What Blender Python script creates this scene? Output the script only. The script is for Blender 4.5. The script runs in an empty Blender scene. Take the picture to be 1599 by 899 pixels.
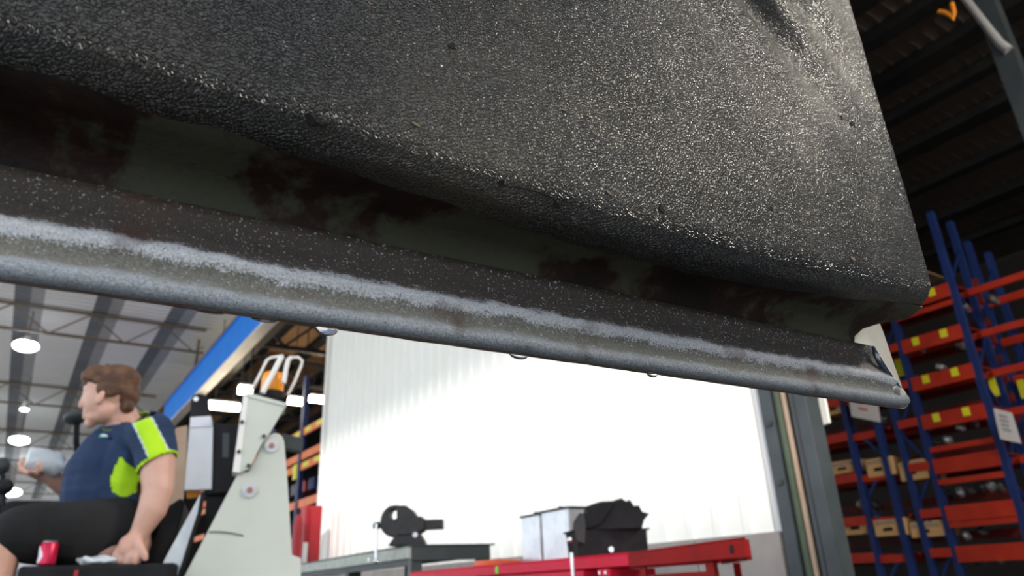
import bpy, bmesh, math, random
from mathutils import Vector, Matrix, Euler, noise
random.seed(7)
scene = bpy.context.scene
C = scene.collection

# ------------------------------------------------------------------ camera
F_PX, CX, CY = 1112.0, 799.5, 449.5
CAM = Vector((0, 0, 0.6))
PITCH, ROLL = math.radians(22.6), math.radians(2.5)
FW = Vector((0, math.cos(PITCH), math.sin(PITCH)))
_r0 = Vector((1, 0, 0)); _u0 = _r0.cross(FW)
RT = _r0 * math.cos(ROLL) - _u0 * math.sin(ROLL)
UP = _u0 * math.cos(ROLL) + _r0 * math.sin(ROLL)
cam_d = bpy.data.cameras.new('camera'); cam = bpy.data.objects.new('camera', cam_d); C.objects.link(cam)
m = Matrix((RT, UP, -FW)).transposed().to_4x4(); m.translation = CAM
cam.matrix_world = m
cam_d.sensor_width = 36; cam_d.lens = F_PX / 1599 * 36; cam_d.clip_start = 0.01; cam_d.clip_end = 400
cam_d.dof.use_dof = True; cam_d.dof.focus_distance = 0.42; cam_d.dof.aperture_fstop = 12
scene.camera = cam

# ------------------------------------------------------------------ building grid: s runs away to the left, t away to the right
_A = math.radians(34.5)
GA = Vector((-math.sin(_A), math.cos(_A), 0)); GB = Vector((math.cos(_A), math.sin(_A), 0)); GZ = Vector((0, 0, 1))
def G(s, t, z): return GA * s + GB * t + GZ * z
def ray(x, y): return FW + RT * ((x - CX) / F_PX) - UP * ((y - CY) / F_PX)
def at_t(x, y, t): v = ray(x, y); return CAM + v * (t / v.dot(GB))
def at_s(x, y, s): v = ray(x, y); return CAM + v * (s / v.dot(GA))
def at_z(x, y, z): v = ray(x, y); return CAM + v * ((z - CAM.z) / v.z)
def at_d(x, y, d): v = ray(x, y); return CAM + v * (d / math.hypot(v.x, v.y))

# ------------------------------------------------------------------ sky, sun, exposure
world = bpy.data.worlds.new('World'); scene.world = world; world.use_nodes = True
bg = world.node_tree.nodes['Background']; bg.inputs[0].default_value = (0.83, 0.92, 1.0, 1); bg.inputs[1].default_value = 3.0
sun_d = bpy.data.lights.new('sun', 'SUN'); sun = bpy.data.objects.new('sun', sun_d); C.objects.link(sun)
sun_d.energy = 3.4; sun_d.angle = math.radians(3.0); sun_d.color = (1.0, 0.96, 0.9)
_sd = (GB + GA * 1.2 - GZ * 1.2).normalized()
sun.rotation_euler = _sd.to_track_quat('-Z', 'Y').to_euler(); sun.location = (0, -10, 20)
vs = scene.view_settings
vs.view_transform = 'Standard'; vs.look = 'None'; vs.gamma = 1; vs.use_curve_mapping = False; vs.exposure = -0.08

# ------------------------------------------------------------------ helpers
def tag(o, label=None, cat=None, group=None, kind=None):
    if label: o['label'] = label
    if cat: o['category'] = cat
    if group: o['group'] = group
    if kind: o['kind'] = kind
    return o
MW = {}
def empty(name, loc=(0, 0, 0), rz=0.0, **kw):
    o = bpy.data.objects.new(name, None); C.objects.link(o); o.empty_display_size = 0.1
    o.location = loc; o.rotation_euler = (0, 0, rz)
    MW[o.name] = Matrix.Translation(Vector(loc)) @ Matrix.Rotation(rz, 4, 'Z')
    return tag(o, **kw)
class MB:
    def __init__(s): s.v = []; s.f = []
    def add(s, vs_, fs):
        n = len(s.v); s.v += [Vector(p) for p in vs_]; s.f += [tuple(i + n for i in f) for f in fs]; return s
    def hexa(s, p):  # 8 corners: bottom 4 ccw, top 4 ccw
        return s.add(p, [(3, 2, 1, 0), (4, 5, 6, 7), (0, 1, 5, 4), (1, 2, 6, 5), (2, 3, 7, 6), (3, 0, 4, 7)])
    def box(s, x0, x1, y0, y1, z0, z1):
        return s.hexa([(x0, y0, z0), (x1, y0, z0), (x1, y1, z0), (x0, y1, z0), (x0, y0, z1), (x1, y0, z1), (x1, y1, z1), (x0, y1, z1)])
    def st(s, s0, s1, t0, t1, z0, z1):  # box on the building grid
        return s.hexa([G(s1, t0, z0), G(s0, t0, z0), G(s0, t1, z0), G(s1, t1, z0), G(s1, t0, z1), G(s0, t0, z1), G(s0, t1, z1), G(s1, t1, z1)])
    def obox(s, c, ax, ay, az):  # oriented box from centre and half axes
        c, ax, ay, az = map(Vector, (c, ax, ay, az))
        return s.hexa([c - ax - ay - az, c + ax - ay - az, c + ax + ay - az, c - ax + ay - az, c - ax - ay + az, c + ax - ay + az, c + ax + ay + az, c - ax + ay + az])
    def bar(s, p, q, w, h, up=(0, 0, 1)):
        p, q, up = Vector(p), Vector(q), Vector(up); d = (q - p).normalized()
        x = d.cross(up)
        if x.length < 1e-4: x = d.cross(Vector((1, 0, 0)))
        x.normalize(); y = x.cross(d).normalized()
        return s.obox((p + q) / 2, x * (w / 2), d * ((q - p).length / 2), y * (h / 2))
    def tube(s, pts, r, seg=10, caps=True):
        pts = [Vector(p) for p in pts]; n = len(pts); rs = r if isinstance(r, (list, tuple)) else [r] * n
        vs_, prev = [], None
        for i, p in enumerate(pts):
            d = (pts[min(i + 1, n - 1)] - pts[max(i - 1, 0)]).normalized()
            x = prev - d * prev.dot(d) if prev else d.cross(Vector((0.31, 0.2, 0.93)))
            if x.length < 1e-5: x = d.orthogonal()
            x.normalize(); prev = x; y = d.cross(x)
            for k in range(seg):
                a_ = 2 * math.pi * k / seg; vs_.append(p + (x * math.cos(a_) + y * math.sin(a_)) * rs[i])
        fs = [(i * seg + k, i * seg + (k + 1) % seg, (i + 1) * seg + (k + 1) % seg, (i + 1) * seg + k) for i in range(n - 1) for k in range(seg)]
        if caps: fs += [tuple(reversed(range(seg))), tuple((n - 1) * seg + k for k in range(seg))]
        return s.add(vs_, fs)
    def cyl(s, p, q, r, seg=20): return s.tube([p, q], r, seg)
    def lathe(s, prof, base, axis=(0, 0, 1), seg=24):
        base, z = Vector(base), Vector(axis).normalized(); x = z.orthogonal().normalized(); y = z.cross(x); vs_ = []
        for r, h in prof:
            for k in range(seg):
                a_ = 2 * math.pi * k / seg; vs_.append(base + z * h + (x * math.cos(a_) + y * math.sin(a_)) * r)
        n = len(prof)
        fs = [(i * seg + k, i * seg + (k + 1) % seg, (i + 1) * seg + (k + 1) % seg, (i + 1) * seg + k) for i in range(n - 1) for k in range(seg)]
        fs += [tuple(reversed(range(seg))), tuple((n - 1) * seg + k for k in range(seg))]
        return s.add(vs_, fs)
    def prism(s, poly, vec):
        poly = [Vector(p) for p in poly]; vec = Vector(vec); n = len(poly)
        nrm = Vector((0, 0, 0))
        for i in range(n): nrm += poly[i].cross(poly[(i + 1) % n])
        if nrm.dot(vec) < 0: poly.reverse()
        fs = [tuple(reversed(range(n))), tuple(range(n, 2 * n))] + [(i, (i + 1) % n, n + (i + 1) % n, n + i) for i in range(n)]
        return s.add(poly + [p + vec for p in poly], fs)
    def ball(s, c, r, rot=None, seg=16, rings=10):
        c = Vector(c); r = Vector(r) if not isinstance(r, (int, float)) else Vector((r, r, r)); R = rot or Matrix.Identity(3)
        vs_ = [c + R @ Vector((0, 0, -r.z))]
        for i in range(1, rings):
            ph = -math.pi / 2 + math.pi * i / rings
            for k in range(seg):
                a_ = 2 * math.pi * k / seg
                vs_.append(c + R @ Vector((r.x * math.cos(ph) * math.cos(a_), r.y * math.cos(ph) * math.sin(a_), r.z * math.sin(ph))))
        vs_.append(c + R @ Vector((0, 0, r.z))); L = len(vs_) - 1
        fs = [(0, 1 + (k + 1) % seg, 1 + k) for k in range(seg)]
        for i in range(rings - 2):
            o = 1 + i * seg
            fs += [(o + k, o + (k + 1) % seg, o + seg + (k + 1) % seg, o + seg + k) for k in range(seg)]
        o = 1 + (rings - 2) * seg
        fs += [(o + k, o + (k + 1) % seg, L) for k in range(seg)]
        return s.add(vs_, fs)
    def grid(s, P, closed=False):  # P[i][j] points
        n, mm = len(P), len(P[0])
        fs = [(i * mm + j, (i + 1) * mm + j, (i + 1) * mm + j + 1, i * mm + j + 1) for i in range(n - 1) for j in range(mm - 1)]
        return s.add([p for row in P for p in row], fs)
    def build(s, name, mat, parent=None, smooth=False, bevel=0, solid=0, sharp=35, **kw):
        me = bpy.data.meshes.new(name)
        vs_ = s.v
        if parent is not None:
            inv = MW[parent.name].inverted() if parent.name in MW else Matrix.Identity(4)
            vs_ = [inv @ p for p in vs_]
        org = Vector((0, 0, 0))
        if parent is None and vs_:
            lo = [min(p[i] for p in vs_) for i in range(3)]; hi = [max(p[i] for p in vs_) for i in range(3)]
            org = Vector(((lo[0] + hi[0]) / 2, (lo[1] + hi[1]) / 2, lo[2])); vs_ = [p - org for p in vs_]
        me.from_pydata([tuple(p) for p in vs_], [], s.f); me.update()
        bm = bmesh.new(); bm.from_mesh(me); bmesh.ops.recalc_face_normals(bm, faces=bm.faces); bm.to_mesh(me); bm.free()
        for mm in (mat if isinstance(mat, (list, tuple)) else [mat]): me.materials.append(mm)
        if smooth:
            for p in me.polygons: p.use_smooth = True
            if sharp < 180: me.set_sharp_from_angle(angle=math.radians(sharp))
        o = bpy.data.objects.new(name, me); C.objects.link(o); o.location = org
        if parent is not None:
            o.parent = parent
            MW[o.name] = MW[parent.name] if parent.name in MW else Matrix.Identity(4)
        else: MW[o.name] = Matrix.Translation(org)
        if solid:
            md = o.modifiers.new('solid', 'SOLIDIFY'); md.thickness = solid; md.offset = 0
        if bevel:
            md = o.modifiers.new('bevel', 'BEVEL'); md.width = bevel; md.segments = 2; md.limit_method = 'ANGLE'
        return tag(o, **kw)

# ------------------------------------------------------------------ materials
def mat(name, col, rough=0.6, metal=0.0, col2=None, nscale=8.0, bump=0.0, bscale=60.0, spec=0.5, detail=4, contrast=(0.4, 0.65), stretch=None, emit=None, trans=0.0, ior=1.45, coat=0.0, alpha=1.0):
    mt = bpy.data.materials.new(name); mt.use_nodes = True; nt = mt.node_tree; N = nt.nodes; L = nt.links
    p = N['Principled BSDF']; p.inputs['Base Color'].default_value = (*col, 1); p.inputs['Roughness'].default_value = rough
    p.inputs['Metallic'].default_value = metal; p.inputs['Specular IOR Level'].default_value = spec
    p.inputs['Transmission Weight'].default_value = trans; p.inputs['IOR'].default_value = ior; p.inputs['Coat Weight'].default_value = coat
    p.inputs['Alpha'].default_value = alpha
    if emit: p.inputs['Emission Color'].default_value = (*emit[0], 1); p.inputs['Emission Strength'].default_value = emit[1]
    tc = N.new('ShaderNodeTexCoord'); mp = N.new('ShaderNodeMapping'); L.new(tc.outputs['Object'], mp.inputs[0])
    if stretch: mp.inputs['Scale'].default_value = stretch
    if col2:
        nz = N.new('ShaderNodeTexNoise'); nz.inputs['Scale'].default_value = nscale; nz.inputs['Detail'].default_value = detail
        L.new(mp.outputs[0], nz.inputs[0])
        rp = N.new('ShaderNodeValToRGB'); rp.color_ramp.elements[0].position, rp.color_ramp.elements[1].position = contrast
        rp.color_ramp.elements[0].color = (*col, 1); rp.color_ramp.elements[1].color = (*col2, 1)
        L.new(nz.outputs[0], rp.inputs[0]); L.new(rp.outputs[0], p.inputs['Base Color'])
    if bump:
        nb = N.new('ShaderNodeTexNoise'); nb.inputs['Scale'].default_value = bscale; nb.inputs['Detail'].default_value = 5; L.new(mp.outputs[0], nb.inputs[0])
        bp = N.new('ShaderNodeBump'); bp.inputs['Strength'].default_value = bump; bp.inputs['Distance'].default_value = 0.01
        L.new(nb.outputs[0], bp.inputs['Height']); L.new(bp.outputs[0], p.inputs['Normal'])
    return mt
M = {}
M['floor'] = mat('concrete_floor', (0.13, 0.125, 0.12), 0.7, col2=(0.17, 0.165, 0.155), nscale=0.8, bump=0.1)
M['yard'] = mat('yard_concrete', (0.45, 0.43, 0.40), 0.8, col2=(0.52, 0.5, 0.47), nscale=0.4)
M['clad'] = mat('white_cladding', (0.92, 0.89, 0.82), 0.45, col2=(0.93, 0.91, 0.85), nscale=1.5)
M['dado'] = mat('grey_brown_block', (0.30, 0.26, 0.24), 0.8, col2=(0.36, 0.32, 0.30), nscale=3)
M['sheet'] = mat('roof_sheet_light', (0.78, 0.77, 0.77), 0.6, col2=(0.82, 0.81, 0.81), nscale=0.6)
M['sheet_shade'] = mat('roof_sheet_shade', (0.17, 0.18, 0.20), 0.7, col2=(0.22, 0.23, 0.25), nscale=0.6)  # roof sheet with the bay's shade put into its colour
M['truss'] = mat('truss_brown_primer', (0.16, 0.115, 0.08), 0.6, col2=(0.20, 0.15, 0.11), nscale=2)
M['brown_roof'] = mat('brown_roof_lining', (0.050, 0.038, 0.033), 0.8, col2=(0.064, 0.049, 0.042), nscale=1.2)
M['dark_steel'] = mat('dark_steel', (0.03, 0.028, 0.028), 0.55, col2=(0.045, 0.04, 0.04), nscale=3)
M['purlin_dark'] = mat('purlin_black_steel', (0.010, 0.010, 0.011), 0.7, col2=(0.014, 0.014, 0.014), nscale=3, spec=0.2)
M['blue_beam'] = mat('crane_beam_blue', (0.0, 0.22, 0.85), 0.6, col2=(0.0, 0.25, 0.9), nscale=2)
M['white_paint'] = mat('white_paint', (0.86, 0.84, 0.81), 0.5, col2=(0.80, 0.77, 0.73), nscale=5)
M['dark_wall'] = mat('dark_wall_lining', (0.016, 0.012, 0.011), 0.9, col2=(0.022, 0.017, 0.015), nscale=1)
M['light_wall'] = mat('far_wall_pale', (0.62, 0.62, 0.62), 0.7, col2=(0.7, 0.7, 0.7), nscale=1)
M['col_grey'] = mat('column_grey_paint', (0.034, 0.042, 0.046), 0.5, col2=(0.048, 0.056, 0.06), nscale=4)
M['col_mid'] = mat('column_web_grey', (0.085, 0.088, 0.078), 0.5, col2=(0.11, 0.11, 0.10), nscale=4)
M['pipe_green'] = mat('green_conduit', (0.045, 0.062, 0.03), 0.5, col2=(0.06, 0.08, 0.045), nscale=6)
M['pipe_beige'] = mat('beige_conduit', (0.34, 0.23, 0.16), 0.5, col2=(0.40, 0.28, 0.20), nscale=6)
M['rack_orange'] = mat('rack_beam_orange', (0.40, 0.020, 0.006), 0.5, col2=(0.47, 0.030, 0.008), nscale=4)
M['rack_blue'] = mat('rack_post_blue', (0.006, 0.020, 0.10), 0.5, col2=(0.009, 0.027, 0.13), nscale=4)
M['tag_yellow'] = mat('tag_yellow', (0.75, 0.70, 0.02), 0.5)
M['rack_red_shaded'] = mat('rack_red_in_shade', (0.14, 0.010, 0.006), 0.6, col2=(0.10, 0.008, 0.005), nscale=4)  # rack red darkened, shade behind the front beams put into the colour
M['card'] = mat('cardboard', (0.60, 0.34, 0.13), 0.8, col2=(0.68, 0.40, 0.17), nscale=6)
M['sign'] = mat('sign_white', (0.62, 0.56, 0.54), 0.6)
M['sign_red'] = mat('sign_red_print', (0.55, 0.12, 0.10), 0.6)
M['sign_grey'] = mat('sign_grey_print', (0.30, 0.28, 0.28), 0.6)
M['far_orange'] = mat('far_rack_orange', (0.80, 0.15, 0.02), 0.45, col2=(0.85, 0.2, 0.03), nscale=4)
M['brown_lit'] = mat('brown_roof_lining_lit', (0.34, 0.19, 0.10), 0.8, col2=(0.42, 0.24, 0.13), nscale=1.2)  # same brown lining made lighter, lamplight put into its colour
M['lamp_strong'] = mat('bay_lamp_lens', (1, 1, 1), 0.4, emit=((1.0, 0.93, 0.8), 500))
M['sheet_half_shade'] = mat('roof_sheet_half_shade', (0.36, 0.36, 0.37), 0.6, col2=(0.42, 0.42, 0.43), nscale=0.6)  # roof sheet with half shade put into its colour
M['lamp'] = mat('lamp_lens', (1, 1, 1), 0.4, emit=((0.88, 0.96, 1.0), 14))
M['tube'] = mat('fluorescent_tube', (1, 1, 1), 0.4, emit=((1.0, 0.86, 0.62), 34))
M['lamp_shell'] = mat('lamp_shell', (0.35, 0.36, 0.38), 0.4, 0.6)
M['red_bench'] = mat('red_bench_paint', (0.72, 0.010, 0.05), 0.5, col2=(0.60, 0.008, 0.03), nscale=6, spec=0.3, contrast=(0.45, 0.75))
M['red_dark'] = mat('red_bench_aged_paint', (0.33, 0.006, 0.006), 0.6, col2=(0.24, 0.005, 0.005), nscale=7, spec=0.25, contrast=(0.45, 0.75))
M['bench_grey'] = mat('bench_dark_frame', (0.028, 0.036, 0.038), 0.5, col2=(0.04, 0.048, 0.05), nscale=5)
M['bench_edge'] = mat('bench_pale_edge', (0.42, 0.44, 0.38), 0.5, col2=(0.32, 0.34, 0.30), nscale=14)
M['iron'] = mat('vise_black_iron', (0.025, 0.025, 0.027), 0.5, 0.3, col2=(0.04, 0.035, 0.035), nscale=20)
M['chrome'] = mat('bright_steel', (0.7, 0.7, 0.72), 0.25, 1.0)
M['galv'] = mat('galvanised_tin', (0.62, 0.64, 0.66), 0.35, 0.6, col2=(0.5, 0.52, 0.55), nscale=10)
M['black'] = mat('black_plastic', (0.010, 0.010, 0.012), 0.55, col2=(0.016, 0.016, 0.018), nscale=15, spec=0.2)
M['machine'] = mat('machine_pale_grey', (0.60, 0.62, 0.56), 0.45, col2=(0.54, 0.56, 0.50), nscale=5, contrast=(0.35, 0.75))
M['silver'] = mat('silver_cover', (0.60, 0.60, 0.63), 0.4, 0.3, col2=(0.55, 0.55, 0.58), nscale=9)
M['amber'] = mat('amber_lens', (0.95, 0.30, 0.01), 0.25, col2=(0.9, 0.36, 0.02), nscale=12)
M['skin'] = mat('skin', (0.60, 0.33, 0.25), 0.5, col2=(0.68, 0.40, 0.32), nscale=9, contrast=(0.35, 0.7))
M['hair'] = mat('brown_hair', (0.075, 0.03, 0.015), 0.6, col2=(0.17, 0.08, 0.035), nscale=26, contrast=(0.42, 0.72), bump=0.5, bscale=90)
M['navy'] = mat('navy_fabric', (0.014, 0.032, 0.085), 0.85, col2=(0.022, 0.045, 0.11), nscale=7, bump=0.15, bscale=40)
M['lime'] = mat('lime_fabric', (0.42, 0.72, 0.01), 0.8, col2=(0.50, 0.80, 0.015), nscale=9, bump=0.1, bscale=40)
M['piping'] = mat('reflective_piping', (0.55, 0.60, 0.62), 0.5)
M['shorts'] = mat('black_fabric', (0.007, 0.007, 0.008), 0.9, col2=(0.014, 0.014, 0.016), nscale=5, bump=0.2, bscale=25)
M['can_red'] = mat('can_red', (0.55, 0.01, 0.06), 0.3, 0.3)
M['can_white'] = mat('can_white', (0.85, 0.85, 0.88), 0.35)
M['alu'] = mat('aluminium', (0.75, 0.75, 0.76), 0.3, 1.0)
M['clear'] = mat('clear_plastic', (0.92, 0.95, 0.98), 0.15, trans=0.3, col2=(0.80, 0.87, 0.95), nscale=30, bump=0.4, bscale=45)
M['water'] = mat('water', (1, 1, 1), 0.02, trans=1.0, ior=1.33)
M['red_cab'] = mat('red_cabinet', (0.40, 0.012, 0.02), 0.5, col2=(0.33, 0.012, 0.018), nscale=6)

# ================================================================== SETTING
fl = MB().st(-12, 66, -10, 20.5, -0.2, 0.0).build('floor', M['floor'], kind='structure', label='plain concrete workshop floor')
for nm_, b_ in (('ground_left', (-70, 110, -80, -10)), ('ground_near', (-70, -12, -10, 60)), ('ground_right', (-12, 110, 20.8, 60)), ('ground_far', (66.3, 110, -10, 20.8))):
    MB().st(*b_, -0.2, -0.01).build(nm_, M['yard'], kind='structure', label='pale concrete yard outside the workshop')
TW, S0, S1 = 4.3, 3.19, 12.27          # white partition: plane t, near end, far end
wl = empty('wall_front', G(7.7, TW, 0), label='tall white ribbed sheet-metal wall behind the workbenches', kind='structure')
PITCH_R = 0.27; RIB = 0.02
def clad_sheet(sa, n):
    prof = []
    for k in range(n):
        s_ = sa + k * PITCH_R
        prof += [(s_, 0.0), (s_ + 0.155, 0.0), (s_ + 0.175, RIB), (s_ + 0.235, RIB), (s_ + 0.255, 0.0)]
    prof.append((sa + n * PITCH_R, 0.0))
    mb = MB()
    mb.grid([[G(s_, TW - d, z) for z in (0.86, 4.0, 7.95)] for s_, d in prof])
    return mb
k = 0; sa = S0 + 0.06
while sa < S1 - 0.05:
    n = min(3, max(1, int((S1 - sa) / PITCH_R)))
    clad_sheet(sa, n).build('cladding_sheet', M['clad'], wl, solid=0.002); sa += n * PITCH_R
    if sa + PITCH_R > S1: break
MB().st(S0, S1, TW + 0.02, TW + 0.2, 0, 7.95).build('backing', M['light_wall'], wl)
MB().st(S1 - 0.03, S1 + 0.04, TW - 0.06, TW + 0.22, 0, 7.95).build('corner_flashing', M['clad'], wl)
for k in range(12):                     # dado of precast panels
    a0 = S0 + k * (S1 - S0 - 0.05) / 12; a1 = S0 + (k + 1) * (S1 - S0 - 0.05) / 12
    MB().st(a0 + 0.006, a1 - 0.006, TW - 0.035, TW + 0.02, 0, 0.86).build('dado_panel', M['dado'], wl, bevel=0.006)

# main-bay ceiling: pale sheets, shade coloured in as strips, open roof light above the bench
ZR = 8.0
cl = empty('ceiling_left', G(20, -2, ZR), label='pale corrugated metal roof of the main bay', kind='structure')
SL_T, SL_S = (-1.6, 0.05), (-4.5, 7.3)  # roof opening
def roof_strip(s0, s1, t0, t1, m_, nm):
    # standing ribs run across the bay, as in the photograph
    mb = MB(); mb.st(s0, s1, t0, t1, ZR, ZR + 0.02)
    s_ = s0
    mb.build(nm, m_, cl)
def strip(t0, t1, m_, nm):
    cuts = sorted(set([t0, t1] + [c for c in SL_T if t0 < c < t1]))
    for u0, u1 in zip(cuts, cuts[1:]):
        if SL_T[0] <= (u0 + u1) / 2 <= SL_T[1]:
            roof_strip(-12, SL_S[0], u0, u1, m_, nm); roof_strip(SL_S[1], 66, u0, u1, m_, nm)
        else: roof_strip(-12, 66, u0, u1, m_, nm)
t_ = -1.05 - 1.8 * 5
while t_ < 4.0:
    strip(t_, t_ + 0.36, M['sheet_shade'], 'roof_sheet_shade_strip'); strip(t_ + 0.36, t_ + 0.66, M['sheet_half_shade'], 'roof_sheet_shade_strip'); strip(t_ + 0.66, min(t_ + 1.8, 4.25), M['sheet'], 'roof_sheet')
    t_ += 1.8
# fine ribs of the sheeting
for m_, d0, d1 in ((M['sheet_shade'], 0.0, 0.36), (M['sheet_half_shade'], 0.36, 0.66), (M['sheet'], 0.66, 1.8)):
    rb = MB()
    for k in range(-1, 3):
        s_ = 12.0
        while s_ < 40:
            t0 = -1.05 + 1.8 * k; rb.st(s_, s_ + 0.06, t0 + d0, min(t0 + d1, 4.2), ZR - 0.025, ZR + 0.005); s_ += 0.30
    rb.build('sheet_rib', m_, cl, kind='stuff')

# lattice trusses of the main bay
def lattice(s0, lab):
    tr = empty('roof_truss', G(s0, -3, 7.2), label=lab, cat='truss', group='lattice trusses under the pale roof')
    MB().st(s0 - 0.05, s0 + 0.05, -10, 3.72, 7.89, 7.95).build('top_chord', M['truss'], tr)
    MB().st(s0 - 0.05, s0 + 0.05, -10, 3.72, 7.20, 7.26).build('bottom_chord', M['truss'], tr)
    t0 = -1.05 - 1.8 * 5
    while t0 < 3.7:
        for p, q in (((t0, 7.9), (t0 + 0.9, 7.22)), ((t0 + 0.9, 7.22), (t0 + 1.8, 7.9))):
            if max(p[0], q[0]) <= 4.4:
                q2 = q if q[0] < 3.7 else (3.7, p[1] + (q[1] - p[1]) * (3.7 - p[0]) / (q[0] - p[0]))
                if p[0] < 3.7: MB().bar(G(s0, *p), G(s0, *q2), 0.035, 0.035).build('web_bar', M['truss'], tr)
        t0 += 1.8
for i, (s0, lab) in enumerate([(21.5, 'nearest visible brown lattice truss under the pale roof'), (30.2, 'second brown lattice truss, just above head of seated man'),
                (38.9, 'third brown lattice truss, level with face of seated man'), (47.6, 'fourth brown lattice truss, far down the pale roof'), (56.3, 'farthest brown lattice truss under the pale roof')]):
    lattice(s0, lab)

# crane runway beam
bb = empty('crane_beam', G(16, 3.75, 6.0), label='long blue overhead crane beam with a white lower flange', cat='beam')
MB().st(-6, 27.5, 3.72, 3.78, 6.03, 6.95).build('web', M['blue_beam'], bb)
MB().st(-6, 27.5, 3.66, 3.93, 5.99, 6.03).build('lower_flange', M['white_paint'], bb)
MB().st(-6, 27.5, 3.69, 3.90, 6.95, 6.99).build('upper_flange', M['blue_beam'], bb)
MB().st(-6, 27.5, 3.68, 3.76, 6.99, 7.06).build('rail', M['truss'], bb)
for s_ in (-4, 2.5, 9.0, 17.2, 22.6): MB().st(s_ - 0.05, s_ + 0.05, 3.70, 3.78, 6.99, 7.99).build('hanger', M['truss'], bb)
for s_ in ():
    hg = tag(MB().st(s_ - 0.12, s_ + 0.12, 3.95, 4.2, 0 if s_ != 3.0 else 0, 7.95).build('steel_post', M['dark_steel']), cat='post',
             label={3.0: 'dark steel post behind the grey column', 12.4: 'dark steel post at the far end of white wall', 27.0: 'distant dark steel post under the end of blue beam'}[s_])
# dark rafter pipe beside the beam
rf = tag(MB().st(12.5, 27.5, 4.12, 4.36, 6.3, 6.75).build('edge_girder', M['dark_steel']), label='dark brown girder running alongside the blue crane beam', cat='girder')

# right bay: brown lined roof with dark purlins
cr = empty('ceiling_right', G(15, 12, ZR), label='dark brown lined roof over the storage racks', kind='structure')
for i in range(6):
    a0 = -10 + i * 9.2
    for (u0, u1) in ((4.25, 9.5), (9.5, 14.8), (14.8, 20.5)):
        if i == 0 and u0 == 4.25: continue
        MB().st(a0, a0 + 9.18, u0, u1 - 0.02, ZR + 0.04, ZR + 0.07).build('lining_sheet', M['brown_lit'] if i > 1 else M['brown_roof'], cr)
MB().st(-10, -6.5, 4.25, 9.48, ZR + 0.04, ZR + 0.07).build('lining_sheet', M['brown_roof'], cr)
MB().st(-6.48, -0.82, 4.25, 9.48, ZR + 0.04, ZR + 0.07).build('lining_sheet', M['brown_roof'], cr)
for i, t0 in enumerate((5.4, 6.9, 8.3, 9.3, 10.4, 11.5, 12.7, 14.4, 16.2, 18.0)):
    MB().st(-0.8, 45, t0, t0 + (0.26 if i % 2 else 0.40), ZR - 0.16, ZR + 0.04).build('purlin', M['purlin_dark'], cr)
rr = MB(); s_ = 1.0
while s_ < 12:
    rr.st(s_, s_ + 0.03, 7.5, 18, ZR + 0.02, ZR + 0.045); s_ += 0.22
rr.build('lining_rib', M['brown_roof'], cr, kind='stuff')
# trusses of the right bay seen beyond the white wall
for i, s0 in enumerate((15.5, 19.2, 23.0, 28.0)):
    tr = empty('bay_truss', G(s0, 12, 6.6), cat='truss', group='dark trusses under the brown roof',
               label=['nearest', 'second', 'third', 'farthest'][i] + ' dark steel truss under the brown roof beside white wall')
    MB().st(s0 - 0.07, s0 + 0.07, 4.4, 20, 7.7, 7.84).build('top_chord', M['dark_steel'], tr)
    MB().st(s0 - 0.07, s0 + 0.07, 4.4, 20, 6.9, 7.02).build('bottom_chord', M['dark_steel'], tr)
    for k in range(6):
        t0 = 4.6 + k * 1.6
        MB().bar(G(s0, t0, 7.72), G(s0, t0 + 0.8, 7.0), 0.07, 0.07).build('web_bar', M['dark_steel'], tr)
        MB().bar(G(s0, t0 + 0.8, 7.0), G(s0, t0 + 1.6, 7.72), 0.07, 0.07).build('web_bar', M['dark_steel'], tr)
# enclosing walls
MB().st(66, 66.3, -12, 21, 0, 8.2).build('wall_back', M['light_wall'], kind='structure', label='pale far end wall of the workshop')
MB().st(-12, 46, 20.5, 20.8, 0, 8.2).build('wall_right', M['dark_wall'], kind='structure', label='dark side wall behind the storage racks')
MB().st(45.7, 46, 4.4, 20.5, 0, 8.2).build('wall_far_bay', M['dark_wall'], kind='structure', label='dark end wall of the racking bay')
MB().st(-12.3, -12, 4.3, 20.8, 0, 8.2).build('wall_near_bay', M['dark_wall'], kind='structure', label='dark near end wall of the racking bay')

# steel column and conduits at the near end of the white wall
col = empty('steel_column', G(2.95, TW, 0), label='grey painted steel column at the right end of white wall', cat='column')
MB().st(3.07, 3.17, TW - 0.03, TW + 0.12, 0, 7.95).build('flange', M['col_grey'], col, bevel=0.006)
MB().st(2.93, 3.06, TW + 0.06, TW + 0.12, 0, 7.95).build('web', M['col_mid'], col)
MB().st(2.80, 2.93, TW - 0.03, TW + 0.12, 0, 7.95).build('flange', M['col_grey'], col, bevel=0.006)
MB().st(2.89, 2.90, TW - 0.036, TW - 0.03, 0, 7.9).build('weld_seam', M['dark_steel'], col)
for i, z in enumerate((1.15, 1.55, 2.3, 3.1)): MB().st(3.09, 3.13, TW - 0.045, TW - 0.03, z, z + 0.03).build('bolt', M['dark_steel'], col)
p = MB().cyl(G(3.04, TW + 0.01, 0), G(3.04, TW + 0.01, 7.9), 0.028, 14).build('conduit', M['pipe_green'], smooth=True, label='dark green vertical pipe on the grey column', cat='pipe')
p = MB().cyl(G(2.99, TW + 0.01, 0), G(2.99, TW + 0.01, 7.9), 0.02, 14).build('conduit', M['pipe_beige'], smooth=True, label='thin beige vertical pipe on the grey column', cat='pipe')
_nb = [at_t(x, y, 4.9) for x, y in ((1268, 560), (1279, 575), (1295, 660), (1284, 664))]
MB().prism(_nb, GB * 0.02).build('notice_board', M['clad'], label='narrow white board edge right of grey column', cat='board', bevel=0.003)

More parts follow.
